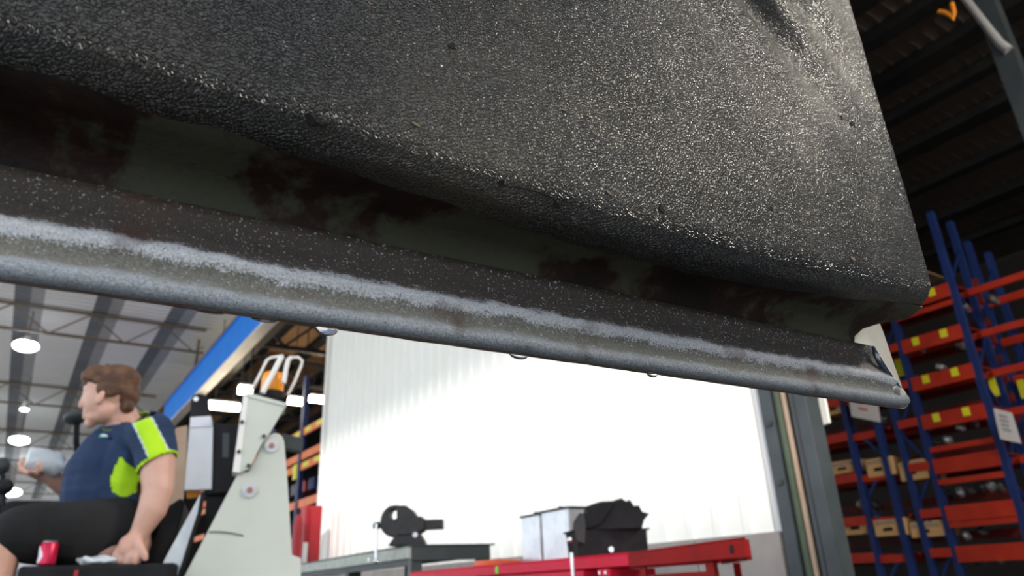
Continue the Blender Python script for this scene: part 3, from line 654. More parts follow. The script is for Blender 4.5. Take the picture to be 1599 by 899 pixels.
MB().prism([at_y(x, y, YT) + Vector((0, -0.05, 0)) for x, y in ((896, 826), (900, 808), (911, 803), (914, 822), (912, 850), (900, 846))], (0, 0.02, 0)).build('side_flap', M['dark_steel'], cv, bevel=0.004)
# chrome lever with a ball in front of the bench
lv = on_bench(893, -0.06)
e = empty('ball_lever', (lv.x, lv.y, 0.0), label='upright chrome lever with ball end before the red bench', cat='lever')
zt = height_at(lv, 843) if True else 0.8
MB().tube([(lv.x + 0.01, lv.y, 0.0), (lv.x, lv.y, zt - 0.05)], 0.008, 10).build('rod', M['chrome'], e, smooth=True)
MB().ball((lv.x - 0.006, lv.y, zt), 0.014).build('ball', M['chrome'], e, smooth=True)
MB().tube([(lv.x - 0.004, lv.y, zt), (lv.x + 0.003, lv.y, zt - 0.045)], 0.008, 8).build('ferrule', M['black'], e, smooth=True)
# orange-red lid at the left end of the bench
lp = on_bench(778, 0.2)
e = empty('orange_lid', lp, label='flat orange lid lying on the red bench left of tins', cat='lid')
MB().lathe([(0.13, 0.0), (0.135, 0.004), (0.135, 0.022), (0.12, 0.03), (0.0, 0.03)], lp + GZ * 0.001, seg=28).build('disc', mat('orange_plastic', (0.75, 0.12, 0.03), 0.4), e, smooth=True)
MB().lathe([(0.03, 0.03), (0.03, 0.038), (0.0, 0.038)], lp, seg=16).build('knob', M['red_bench'], e, smooth=True)

# ================================================================== MACHINE AND SEATED MAN
def H(x, y, d): return at_d(x, y, d)
DM = 3.05
mc = empty('service_vehicle', (H(370, 800, DM).x, H(370, 800, DM).y, 0), label='pale grey industrial vehicle with amber beacon and operator seat', cat='vehicle')
away = Vector((H(370, 800, DM).x, H(370, 800, DM).y, 0)).normalized()      # horizontal, away from the camera
side = Vector((away.y, -away.x, 0))
def plq(x, y, dd=0.0):                    # point on the vertical plane facing the camera at the machine, dd further away
    v = ray(x, y); k = (DM + dd) / v.dot(away); return CAM + v * k
low = lambda p, z: Vector((p.x, p.y, z))
mp_ = [(288, 899), (372, 738), (388, 736), (405, 703), (412, 688), (418, 680), (426, 676), (434, 676), (440, 680), (444, 690), (450, 764), (456, 866), (470, 871), (470, 899)]
P = [plq(*q) for q in mp_]
P = [low(P[0] - side * 0.10, 0.42)] + P + [low(P[-1], 0.42)]
MB().prism(P, away * 0.05).build('mast_plate', M['machine'], mc, bevel=0.004)
MB().prism([p + away * 0.34 for p in P], away * 0.04).build('rear_mast_plate', M['machine'], mc, bevel=0.004)
for (x, y, r) in ((424, 696, 0.026), (390, 765, 0.028)):
    c = plq(x, y, -0.002)
    w = MB().cyl(c, c - away * 0.006, r, 24).build('washer', M['silver'], mc, smooth=True)
    MB().cyl(c - away * 0.006, c - away * 0.016, r * 0.42, 6).build('bolt', mat('rusty_bolt', (0.35, 0.17, 0.12), 0.6), w)
MB().tube([plq(x, y, -0.004) for x, y in ((326, 830), (345, 830), (362, 832), (380, 836))], 0.0022, 6).build('scratch', M['bench_grey'], mc)
# folded bracket carrying the beacon
br = MB().prism([plq(x, y, -0.03) for x, y in ((388, 618), (446, 634), (420, 678), (410, 690), (389, 732), (374, 738))], away * 0.012).build('bracket_web', M['machine'], mc, bevel=0.002)
fl_ = [plq(x, y, -0.032) for x, y in ((380, 616), (388, 618), (374, 738), (363, 736))]
MB().prism([fl_[0] - side * 0.0 + away * 0.0, fl_[1], fl_[2], fl_[3]], away * 0.12).build('bracket_flange', M['white_paint'], mc, bevel=0.002)  # coloured whiter than the web to carry the light on this side
MB().prism([plq(x, y, -0.035) for x, y in ((380, 616), (388, 613), (448, 629), (447, 635), (388, 620))], away * 0.16).build('top_plate', M['machine'], mc, bevel=0.002)
for (x, y) in ((388, 727), (412, 681), (378, 659), (373, 705)):
    c = plq(x, y, -0.034); MB().cyl(c, c - away * 0.006, 0.008, 10).build('bracket_bolt', M['bench_grey'], mc)
# beacon and its guard
bc = plq(424, 618, 0.04); bz = (plq(424, 580, 0.04) - bc).length
bcn = MB().lathe([(0.052, 0.0), (0.052, 0.022), (0.046, 0.026)], bc - GZ * 0.008, seg=24).build('beacon_base', M['black'], mc, smooth=True)
rb_ = (plq(440, 600, 0.04) - plq(404, 600, 0.04)).length / 2
MB().lathe([(rb_ * 0.94, 0.018), (rb_, 0.03), (rb_, bz * 0.7), (rb_ * 0.86, bz * 0.92), (rb_ * 0.4, bz), (0.002, bz)], bc, seg=28).build('beacon_lens', M['amber'], bcn, smooth=True)
for pts, r, dd in ((((410, 613), (426, 583), (440, 556)), 0.011, -0.03), (((394, 608), (408, 580), (417, 562), (424, 558), (440, 556)), 0.0065, 0.10),
                   (((443, 598), (447, 574), (450, 562), (455, 558)), 0.010, -0.03), (((455, 558), (466, 558), (472, 563), (470, 572), (460, 596), (449, 617)), 0.0065, 0.09)):
    pp = [plq(x, y, dd + (0.0 if i < len(pts) - 1 or dd < 0 else 0.0)) for i, (x, y) in enumerate(pts)]
    MB().tube(pp, r, 10).build('guard_bar', M['white_paint'], mc, smooth=True)
MB().tube([plq(440, 556, -0.03), plq(440, 556, 0.10)], 0.008, 8).build('guard_bar', M['white_paint'], mc, smooth=True)
MB().tube([plq(455, 558, -0.03), plq(455, 558, 0.09)], 0.008, 8).build('guard_bar', M['white_paint'], mc, smooth=True)
# side bracket stub behind the mast
MB().prism([plq(x, y, 0.10) for x, y in ((442, 676), (474, 684), (472, 706), (446, 700))], away * 0.05).build('side_stub', M['bench_grey'], mc, bevel=0.003)
# black control box with silver cover
cb = MB().prism([plq(x, y, 0.10) for x, y in ((330, 660), (372, 662), (366, 768), (320, 772))], away * 0.16).build('control_box', M['black'], mc, bevel=0.006)
MB().prism([plq(x, y, 0.08) for x, y in ((297, 652), (330, 650), (333, 668), (331, 764), (286, 766), (292, 700))], away * 0.03).build('silver_cover', M['silver'], cb, bevel=0.004)
MB().prism([plq(x, y, 0.075) for x, y in ((297, 651), (329, 649), (331, 666), (296, 668))], away * 0.01).build('cover_lip', mat('pale_plastic', (0.66, 0.67, 0.75), 0.4), cb, bevel=0.002)
MB().prism([plq(x, y, 0.095) for x, y in ((348, 676), (358, 676), (357, 714), (347, 714))], away * 0.01).build('vent', M['bench_grey'], cb)
hp = [(297, 650), (298, 624), (302, 616), (312, 614), (320, 616), (326, 622), (328, 650)]
tp = MB().prism([plq(x, y, 0.12) for x, y in hp], away * 0.02).build('lifting_plate', M['black'], mc, bevel=0.003)
c = plq(306, 623, 0.118); MB().cyl(c, c - away * 0.004, 0.010, 14).build('eye', M['galv'], tp)
MB().prism([plq(x, y, 0.14) for x, y in ((322, 770), (364, 768), (346, 830), (318, 850))], away * 0.1).build('lower_box', M['black'], mc, bevel=0.005)
MB().prism([plq(x, y, 0.16) for x, y in ((291, 768), (312, 766), (310, 776), (292, 778))], away * 0.03).build('marker_lamp', M['amber'], mc, bevel=0.003)
# sloping silver plate with black rod
MB().prism([plq(x, y, 0.02) for x, y in ((313, 771), (318, 774), (280, 899), (246, 899), (252, 882))], away * 0.02).build('sloping_plate', M['galv'], mc, bevel=0.002)
MB().tube([plq(x, y, 0.0) for x, y in ((317, 770), (312, 800), (296, 850), (279, 905))], 0.008, 10).build('hose', M['black'], mc, smooth=True)
# seat
DS = 3.30
def sq(x, y, d=DS): return H(x, y, d)
MB().prism([sq(x, y, 3.20) for x, y in ((283, 776), (288, 784), (263, 892), (220, 892), (236, 850), (262, 790))], away * 0.46).build('seat_back', M['shorts'], mc, bevel=0.02)
seat_z = sq(150, 900, 3.3).z - 0.02
sc_ = H(150, 890, 3.42)
MB().obox((sc_.x, sc_.y, seat_z - 0.06), side * 0.34, away * 0.24, GZ * 0.06).build('seat_cushion', M['shorts'], mc, bevel=0.03)
# console under the hand
k0, k1 = H(28, 884, 3.0), H(276, 884, 3.0)
zc = (H(150, 881, 3.0)).z
MB().hexa([low(k0, zc - 0.10), low(k1, zc - 0.10), low(k1 + away * 0.16, zc - 0.10), low(k0 + away * 0.16, zc - 0.10), low(k0, zc), low(k1, zc), low(k1 + away * 0.16, zc), low(k0 + away * 0.16, zc)]).build('console', M['black'], mc, bevel=0.012)
MB().obox(low(H(120, 890, 2.985), zc - 0.03), side * 0.006, away * 0.004, GZ * 0.012).build('red_mark', M['red_cab'], mc)
# chassis below
ch = (k0 + k1) / 2 + away * 0.3 + side * 0.1
MB().obox(low(ch, 0.40), side * 0.85, away * 0.40, GZ * 0.16).build('chassis', M['machine'], mc, bevel=0.03)
MB().obox(low(ch - side * 0.15, 0.60), side * 0.45, away * 0.28, GZ * 0.06).build('seat_plinth', M['black'], mc, bevel=0.01)
for sx in (-0.55, 0.55):
    for sy in (-0.40, 0.36):
        c = low(ch, 0.22) + side * sx + away * sy
        wv = MB().lathe([(0.08, -0.06), (0.20, -0.06), (0.22, -0.04), (0.22, 0.04), (0.20, 0.06), (0.08, 0.06)], c, away).build('wheel', M['black'], mc, smooth=True)
        MB().lathe([(0.09, -0.065), (0.09, 0.065)], c, away).build('hub', M['white_paint'], wv, smooth=True)
# work lamp on a stalk and levers in front of the man
wl_ = MB().tube([H(120, 662, 3.5), H(119, 690, 3.52), H(122, 720, 3.55), low(H(122, 800, 3.6), 0.55)], 0.012, 8).build('lamp_stalk', M['black'], mc, smooth=True)
MB().ball(H(118, 651, 3.5), (0.045, 0.05, 0.03), Euler((0, -0.35, 0)).to_matrix()).build('work_lamp', M['bench_grey'], wl_, smooth=True)
MB().tube([H(-4, 800, 3.4), H(4, 745, 3.45), H(2, 728, 3.46)], 0.010, 8).build('control_lever', M['black'], mc, smooth=True)
MB().ball(H(2, 728, 3.46), (0.030, 0.03, 0.035)).build('lever_knob', M['bench_grey'], mc, smooth=True)
MB().ball(H(6, 760, 3.40), (0.035, 0.03, 0.03)).build('lever_knob', M['black'], mc, smooth=True)
MB().cyl(H(4, 790, 3.4), H(6, 760, 3.40), 0.010, 8).build('control_lever', M['black'], mc, smooth=True)
# pale post behind the seat
MB().prism([H(274, 668, 4.6), H(292, 664, 4.6), H(287, 760, 4.6), low(H(283, 850, 4.6), 0), low(H(262, 850, 4.6), 0), H(268, 760, 4.6)], away * 0.06).build('steel_stanchion', M['pipe_beige'], label='beige upright post behind the operator seat', cat='post')

# ---- soda can
cc = low(H(71, 884, 3.04), zc + 0.001); hc = (H(71, 845, 3.04).z - cc.z); rc_ = hc * 0.36
tilt = Vector((0.0, 0, 1))
cn = empty('drink_can', cc, label='red and white drink can on the vehicle console', cat='can')
prof = [(rc_ * 0.78, 0), (rc_ * 0.9, hc * 0.03), (rc_, hc * 0.08), (rc_, hc * 0.86), (rc_ * 0.82, hc * 0.96)]
MB().lathe(prof, cc, seg=28).build('can_body', M['can_red'], cn, smooth=True)
MB().lathe([(rc_ * 0.82, hc * 0.955), (rc_ * 0.84, hc), (rc_ * 0.76, hc), (rc_ * 0.74, hc * 0.975)], cc, seg=28).build('can_lid', M['alu'], cn, smooth=True)
sw = []
a0 = math.atan2(-away.y, -away.x)
for i in range(13):
    u = i / 12; z0 = hc * (0.10 + 0.70 * u); a1 = a0 - 0.95 + 0.30 * math.sin(u * 4) ; wd = 0.42 + 0.18 * math.sin(u * 3.1)
    sw.append([cc + Vector((math.cos(a1 + wd * (j / 5 - 0.5)) * rc_ * 1.012, math.sin(a1 + wd * (j / 5 - 0.5)) * rc_ * 1.012, z0)) for j in range(6)])
MB().grid(sw).build('white_swoosh', M['can_white'], cn, smooth=True, solid=0.0006)
sb = [[cc + Vector((math.cos(a0 - 1.45 + 0.18 * (j / 3 - 0.5)) * rc_ * 1.012, math.sin(a0 - 1.45 + 0.18 * (j / 3 - 0.5)) * rc_ * 1.012, hc * (0.1 + 0.6 * i / 8))) for j in range(4)] for i in range(9)]
MB().grid(sb).build('blue_band', M['blue_beam'], cn, smooth=True, solid=0.0006)
# crumpled clear wrapper on the console
wb = low(H(152, 885, 3.05), zc)
mb = MB().ball(wb + GZ * 0.014, (0.07, 0.04, 0.014), Matrix.Rotation(math.atan2(side.y, side.x), 3, 'Z'), 22, 12)
for v in mb.v: v.z = max(wb.z + 0.0005, v.z + 0.012 * noise.noise(v * 45))
mb.build('plastic_wrapper', M['clear'], smooth=True, sharp=20, label='crumpled clear wrapper on the console beside the hand', cat='wrapper')

# ---- the seated man
def blob(parts, vox, smooth_it=6):
    mb = MB()
    for p in parts:
        if p[0] == 'c':                   # chain of (point, radius)
            ch_ = p[1]
            for (pa, ra), (pb, rb2) in zip(ch_, ch_[1:]):
                n = max(2, int((pb - pa).length / (0.45 * min(ra, rb2))) + 1)
                for k in range(n + 1):
                    u = k / n; mb.ball(pa.lerp(pb, u), ra + (rb2 - ra) * u, None, 12, 8)
        else: mb.ball(p[1], p[2], p[3] if len(p) > 3 else None, 20, 14)
    me = bpy.data.meshes.new('tmp'); me.from_pydata([tuple(v) for v in mb.v], [], mb.f)
    o = bpy.data.objects.new('tmp', me); C.objects.link(o)
    r = o.modifiers.new('r', 'REMESH'); r.mode = 'VOXEL'; r.voxel_size = vox
    s_ = o.modifiers.new('s', 'SMOOTH'); s_.iterations = smooth_it; s_.factor = 0.5
    dg = bpy.context.evaluated_depsgraph_get(); dg.update()
    m2 = bpy.data.meshes.new_from_object(o.evaluated_get(dg)); bpy.data.objects.remove(o); bpy.data.meshes.remove(me)
    return m2
def mesh_obj(name, me, mats, parent, **kw):
    me.name = name
    inv = MW[parent.name].inverted() if parent else Matrix.Identity(4)
    me.transform(inv)
    me.materials.clear()
    for mm in mats: me.materials.append(mm)
    for p in me.polygons: p.use_smooth = True
    o = bpy.data.objects.new(name, me); C.objects.link(o); o.parent = parent
    if parent: MW[o.name] = MW[parent.name]
    return tag(o, **kw)
DP = 3.2
px = lambda n: n * (H(200, 700, DP) - H(300, 700, DP)).length / 100     # n pixels in metres at the man
base = H(190, 860, 3.36)
man = empty('person', (base.x, base.y, seat_z), label='seated person in navy and lime work shirt holding a clear bottle', cat='person')
lt = -side                                  # image left = the way he faces
Rm = Matrix((lt, away, GZ)).transposed()    # local x = facing, y = away from camera
def Rt(deg): return Rm @ Matrix.Rotation(math.radians(deg), 3, 'Y')
hc_ = H(170, 616, 3.22)
body = []
# head: skull, face, jaw, nose, brow, chin, ears
body += [('e', H(174, 607, 3.22), (px(43), px(32), px(40)), Rt(10)), ('e', H(155, 625, 3.22), (px(24), px(26), px(36)), Rt(6)),
         ('e', H(152, 650, 3.22), (px(17), px(19), px(14)), Rt(12)), ('e', H(164, 642, 3.22), (px(24), px(25), px(22)), Rt(20)),
         ('c', [(H(133, 616, 3.23), px(4)), (H(129, 627, 3.23), px(5.5)), (H(127, 633, 3.23), px(5.5))]),
         ('e', H(139, 607, 3.23), (px(7), px(18), px(7)), Rm), ('e', H(134, 644, 3.23), (px(5), px(10), px(4)), Rm), ('e', H(133, 651, 3.23), (px(5), px(9), px(4)), Rm), ('e', H(141, 661, 3.23), (px(9), px(10), px(8)), Rm)]
for dd in (-1, 1):
    body.append(('e', H(157, 620, 3.22 + dd * px(31)), (px(6), px(3.5), px(13)), Rt(-12)))
body.append(('c', [(H(184, 640, 3.23), px(26)), (H(196, 668, 3.25), px(30)), (H(205, 690, 3.28), px(36))]))
# trunk core inside the shirt
body.append(('c', [(H(205, 700, 3.30), px(42)), (H(190, 780, 3.32), px(52)), (H(185, 850, 3.34), px(52))]))
# near (left) arm
sh_n, el_n, wr_n = H(236, 678, 3.12), H(247, 765, 3.06), H(218, 832, 3.05)
body.append(('c', [(sh_n, px(30)), (H(246, 720, 3.09), px(28)), (el_n, px(24.5)), (H(238, 795, 3.05), px(22.5)), (wr_n, px(14.5))]))
# near hand resting on the console, fingers curled under
body.append(('c', [(wr_n, px(14)), (H(206, 848, 3.04), px(15)), (H(199, 857, 3.035), px(14))]))
body.append(('e', H(203, 852, 3.035), (px(17), px(12), px(18)), Rt(35)))
fing = [((199, 846), (186, 858), (179, 868), (183, 877)), ((203, 853), (191, 866), (187, 875), (192, 881)), ((209, 857), (201, 870), (199, 878), (204, 882)), ((216, 856), (211, 869), (211, 876), (215, 879))]
for i, fg in enumerate(fing):
    dd = 3.055 - 0.014 * i
    body.append(('c', [(H(fg[0][0], fg[0][1], dd), px(7)), (H(fg[1][0], fg[1][1], dd - 0.012), px(6.3)), (H(fg[2][0], fg[2][1], dd - 0.012), px(5.4)), (H(fg[3][0], fg[3][1], dd - 0.002), px(4.6))]))
body.append(('c', [(H(213, 840, 3.03), px(8)), (H(219, 854, 3.0), px(6.8)), (H(226, 866, 2.99), px(5.4)), (H(227, 872, 2.99), px(4.4))]))
# far (right) arm lifting the bottle
sh_f, el_f, wr_f = H(160, 700, 3.52), H(128, 778, 3.56), H(74, 742, 3.46)
body.append(('c', [(sh_f, px(27)), (H(140, 745, 3.55), px(24)), (el_f, px(20)), (H(105, 762, 3.52), px(18)), (wr_f, px(12.5)), (H(56, 737, 3.44), px(11))]))
body.append(('e', H(50, 737, 3.43), (px(15), px(15), px(7)), Rt(-10)))
for i, fg in enumerate([((42, 738), (33, 733), (31, 722)), ((44, 736), (36, 728), (36, 716)), ((48, 735), (42, 727), (43, 715))]):
    dd = 3.38 + 0.035 * i
    body.append(('c', [(H(*fg[0], dd), px(5.2)), (H(*fg[1], dd), px(4.8)), (H(*fg[2], dd), px(4.2))]))
body.append(('c', [(H(40, 737, 3.47), px(5)), (H(34, 731, 3.50), px(4.6)), (H(33, 722, 3.50), px(4))]))
body.append(('c', [(H(62, 738, 3.40), px(6)), (H(64, 733, 3.36), px(5)), (H(60, 724, 3.35), px(4.4))]))
# legs: knees at the left edge, shins down to the deck
hp_n, kn_n, an_n = H(190, 850, 3.20), H(8, 836, 3.12), None
an_n = low(H(2, 860, 3.12), 0.12)
hp_f, kn_f = H(180, 850, 3.50), H(-14, 818, 3.56); an_f = low(kn_f + lt * 0.05, 0.12)
for hp, kn, an in ((hp_n, kn_n, an_n), (hp_f, kn_f, an_f)):
    body.append(('c', [(hp, px(44)), (kn.lerp(hp, 0.4), px(38)), (kn, px(25)), (kn.lerp(an, 0.3), px(26)), (kn.lerp(an, 0.7), px(20)), (an, px(15)), (an + lt * 0.10 - GZ * 0.03, px(16)), (an + lt * 0.2 - GZ * 0.05, px(13))]))
me = blob(body, 0.0055, 4)
skin = mesh_obj('body', me, [M['skin']], man)
# shirt
shirt = [('c', [(H(206, 690, 3.28), px(46)), (H(196, 720, 3.30), px(56)), (H(186, 760, 3.30), px(62)), (H(180, 800, 3.32), px(66))]),
         ('c', [(H(166, 705, 3.30), px(42)), (H(150, 740, 3.30), px(50)), (H(150, 770, 3.30), px(54))]),
         ('c', [(H(196, 668, 3.25), px(34)), (H(215, 676, 3.22), px(40))]),
         ('c', [(H(228, 672, 3.16), px(36)), (sh_n, px(38)), (H(243, 702, 3.10), px(35)), (H(244, 716, 3.09), px(33.5)), (H(244, 722, 3.09), px(33))]),
         ('c', [(H(170, 690, 3.48), px(34)), (sh_f, px(32)), (H(144, 738, 3.55), px(29))])]
me = blob(shirt, 0.007, 5)
# cut neck, cuff and waist cleanly and paint dyed panels by position
def img(p):
    q = p - CAM; z = q.dot(FW); return CX + F_PX * q.dot(RT) / z, CY - F_PX * q.dot(UP) / z
bm = bmesh.new(); bm.from_mesh(me)
bmesh.ops.bisect_plane(bm, geom=bm.verts[:] + bm.edges[:] + bm.faces[:], plane_co=H(246, 716, 3.09), plane_no=(H(247, 765, 3.06) - sh_n).normalized() + lt * 0.05, clear_outer=False)
cuff_n = ((H(247, 765, 3.06) - sh_n).normalized() - lt * 0.30).normalized(); cuff_c = H(246, 725, 3.09)
neck_n = (H(184, 632, 3.22) - H(200, 676, 3.26)).normalized(); neck_c = H(190, 655, 3.24)
kill = []
for f in bm.faces:
    c = f.calc_center_median(); x, y = img(c)
    near_arm = (c - cuff_c).dot(cuff_n) > 0 and x > 214 and (c - H(245, 726, 3.09)).length < px(66) and (c - CAM).xy.length < 3.19
    if near_arm or (c - neck_c).dot(neck_n) > 0: kill.append(f)
bmesh.ops.delete(bm, geom=kill, context='FACES')
Pl = lambda p: ((p - man.location).dot(lt), (p - man.location).dot(away), p.z)
# shoulder stripe: band over the near shoulder; side panel: lens under the arm
PANEL = [(188, 712), (196, 722), (222, 738), (230, 748), (224, 764), (192, 777), (177, 769), (171, 750), (178, 730)]
def inside(x, y, pl):
    r_ = False; j = len(pl) - 1
    for i in range(len(pl)):
        if (pl[i][1] > y) != (pl[j][1] > y) and x < (pl[j][0] - pl[i][0]) * (y - pl[i][1]) / (pl[j][1] - pl[i][1]) + pl[i][0]: r_ = not r_
        j = i
    return r_
st0, st1, st2 = H(212, 648, 3.2), H(232, 668, 3.1), H(252, 708, 3.05)
for f in bm.faces:
    c = f.calc_center_median(); x, y = img(c); d_ = (c - CAM).xy.length; mi = 0
    if d_ < 3.36 or (y < 668 and d_ < 3.4 and x > 196):
        # stripe centre line in the side elevation of the man
        u = (y - 636) / (718 - 636)
        if -0.15 < u < 1.05:
            xc = 212 + 44 * u - 4 * u * u; hw = 15 + 2 * u
            if abs(x - xc) < hw: mi = 1
            elif abs(x - xc) < hw + 3: mi = 2
        if inside(x, y, PANEL): mi = 1
        if (c - cuff_c).dot(cuff_n) > -px(4.5) and x > 212 and y > 700 and (c - H(245, 726, 3.09)).length < px(50): mi = 1
    f.material_index = mi
bm.to_mesh(me); bm.free()
idx = [p.material_index for p in me.polygons]
sh = mesh_obj('shirt', me, [M['navy'], M['lime'], M['piping']], man)
for p, i in zip(sh.data.polygons, idx): p.material_index = i
sh.modifiers.new('solid', 'SOLIDIFY').thickness = 0.004
# collar and chest badge
col_pts = []
cz = (H(186, 640, 3.22) - H(200, 680, 3.27)).normalized(); cx_ = cz.orthogonal().normalized(); cy_ = cz.cross(cx_); ncc = H(194, 666, 3.25)
R0 = []
for k in range(29):
    a_ = 2 * math.pi * k / 28; dv = cx_ * math.cos(a_) + cy_ * math.sin(a_)
    R0.append([ncc + dv * px(37) - cz * px(6), ncc + dv * px(33) + cz * px(5), ncc + dv * px(31) + cz * px(9)])
clr = MB().grid(R0).build('collar', M['navy'], man, smooth=True, solid=0.005)
MB().tube([r_[2] for r_ in R0], px(1.6), 6).build('collar_trim', mat('olive_trim', (0.12, 0.2, 0.02), 0.8), clr, smooth=True)
bd = H(166, 681, 3.0); nrm = None
me_l = H(165, 681, 3.05)
hit = None
sh_bvh = None
from mathutils.bvhtree import BVHTree
def hit_on(o, x, y):
    bvh = BVHTree.FromPolygons([MW[o.name] @ v.co for v in o.data.vertices], [tuple(p.vertices) for p in o.data.polygons])
    h, n_, _, _ = bvh.ray_cast(CAM, ray(x, y).normalized()); return h, n_
h, n_ = hit_on(sh, 164, 681)
if h:
    tx = n_.cross(GZ).normalized(); ty = tx.cross(n_)
    bdg = MB().obox(h + n_ * 0.003, tx * px(9), ty * px(3.5), n_ * 0.0015).build('chest_badge', mat('badge_teal', (0.05, 0.35, 0.25), 0.6), man)
    MB().obox(h + n_ * 0.006, tx * px(5.5), ty * px(2), n_ * 0.001).build('badge_print', M['can_white'], bdg)
# shorts
sho = [('c', [(H(182, 818, 3.33), px(66)), (H(186, 850, 3.34), px(64))]), ('c', [(H(180, 826, 3.20), px(52)), (H(120, 834, 3.16), px(52)), (H(60, 832, 3.14), px(46)), (H(30, 832, 3.13), px(40))]),
       ('c', [(H(180, 826, 3.48), px(50)), (H(100, 824, 3.50), px(46)), (H(20, 816, 3.54), px(38))])]
shm = mesh_obj('shorts', blob(sho, 0.008, 6), [M['shorts']], man)
# shoes
for an in (an_n, an_f):
    mesh_obj('shoe', blob([('c', [(an - GZ * 0.03 - lt * 0.03, 0.055), (an + lt * 0.12 - GZ * 0.05, 0.052), (an + lt * 0.22 - GZ * 0.065, 0.042)])], 0.008, 3), [M['black']], man)
MB().obox(low(an_n.lerp(an_f, 0.5) + lt * 0.08, 0.02), lt * 0.25, away * 0.42, GZ * 0.018).build('footplate', M['bench_grey'], mc, bevel=0.005)
# hair
hr = [('e', H(178, 598, 3.22), (px(43), px(34), px(33)), Rt(14)), ('e', H(196, 615, 3.22), (px(24), px(31), px(30)), Rt(10)), ('e', H(160, 586, 3.22), (px(30), px(27), px(17)), Rt(-4)), ('e', H(143, 589, 3.22), (px(17), px(22), px(12)), Rt(-14)),
      ('e', H(170, 607, 3.155), (px(20), px(6), px(15)), Rt(0)), ('e', H(198, 636, 3.2), (px(12), px(24), px(14)), Rt(0))]
for i in range(120):
    a_ = random.random() * 6.28; u = random.random()
    x = 178 + 42 * math.cos(a_) * (0.5 + 0.5 * u); y = 594 - 24 * abs(math.sin(a_)) * u
    d_ = 3.22 + (random.random() - 0.5) * px(50)
    p0 = H(x, y + 2, d_); hr.append(('c', [(p0, px(4)), (p0 + lt * px(5) + GZ * px(3), px(3)), (p0 + lt * px(10) + GZ * px(4), px(1.8))]))
for i in range(26):
    x = 130 + random.random() * 26; y = 578 + random.random() * 14; p0 = H(x + 8, y + 3, 3.22 + (random.random() - 0.5) * px(40))
    hr.append(('c', [(p0, px(4.5)), (H(x, y, 3.22) * 0.5 + p0 * 0.5 + GZ * px(3), px(3.2)), (p0 + lt * px(9) - GZ * px(2 + 8 * random.random()), px(2))]))
mh = blob(hr, 0.0045, 2)
bm = bmesh.new(); bm.from_mesh(mh)
kill = []
for f in bm.faces:
    x, y = img(f.calc_center_median()); d_ = (f.calc_center_median() - CAM).xy.length
    if y > 606 and x < 150: kill.append(f)
bmesh.ops.delete(bm, geom=kill, context='FACES'); bm.to_mesh(mh); bm.free()
mesh_obj('hair', mh, [M['hair']], man, label='short tousled brown hair')
# eyes
for dd in (-1, 1):
    eb = MB().ball(H(139.5, 616, 3.235 + dd * px(15)), px(4)).build('eye', M['can_white'], man, smooth=True)
    MB().ball(H(137.6, 616, 3.235 + dd * px(15)), px(2.4)).build('iris', M['black'], eb, smooth=True)
# clear bottle in the raised hand
ax0, ax1 = H(39, 717, 3.43), H(100, 727, 3.45); dB = (ax1 - ax0).normalized(); LB_ = (ax1 - ax0).length; rB = px(23)
bt = empty('plastic_bottle', ax0, label='clear plastic bottle lying in the raised hand', cat='bottle')
mb = MB().lathe([(rB * 0.2, 0), (rB * 0.9, 0.002), (rB, LB_ * 0.06), (rB * 0.96, LB_ * 0.3), (rB, LB_ * 0.45), (rB * 0.95, LB_ * 0.65), (rB * 0.98, LB_ * 0.78), (rB * 0.75, LB_ * 0.92), (rB * 0.4, LB_)], ax0, dB, 28)
for v in mb.v: v += Vector((noise.noise(v * 22), noise.noise(v * 22 + Vector((3, 3, 3))), noise.noise(v * 22 + Vector((9, 1, 4))))) * 0.006
mb.build('bottle_shell', M['clear'], bt, smooth=True, sharp=60)
MB().lathe([(rB * 0.40, LB_ * 0.99), (rB * 0.42, LB_ * 1.0), (rB * 0.42, LB_ * 1.06), (rB * 0.36, LB_ * 1.07)], ax0, dB, 20).build('cap', M['can_white'], bt, smooth=True)

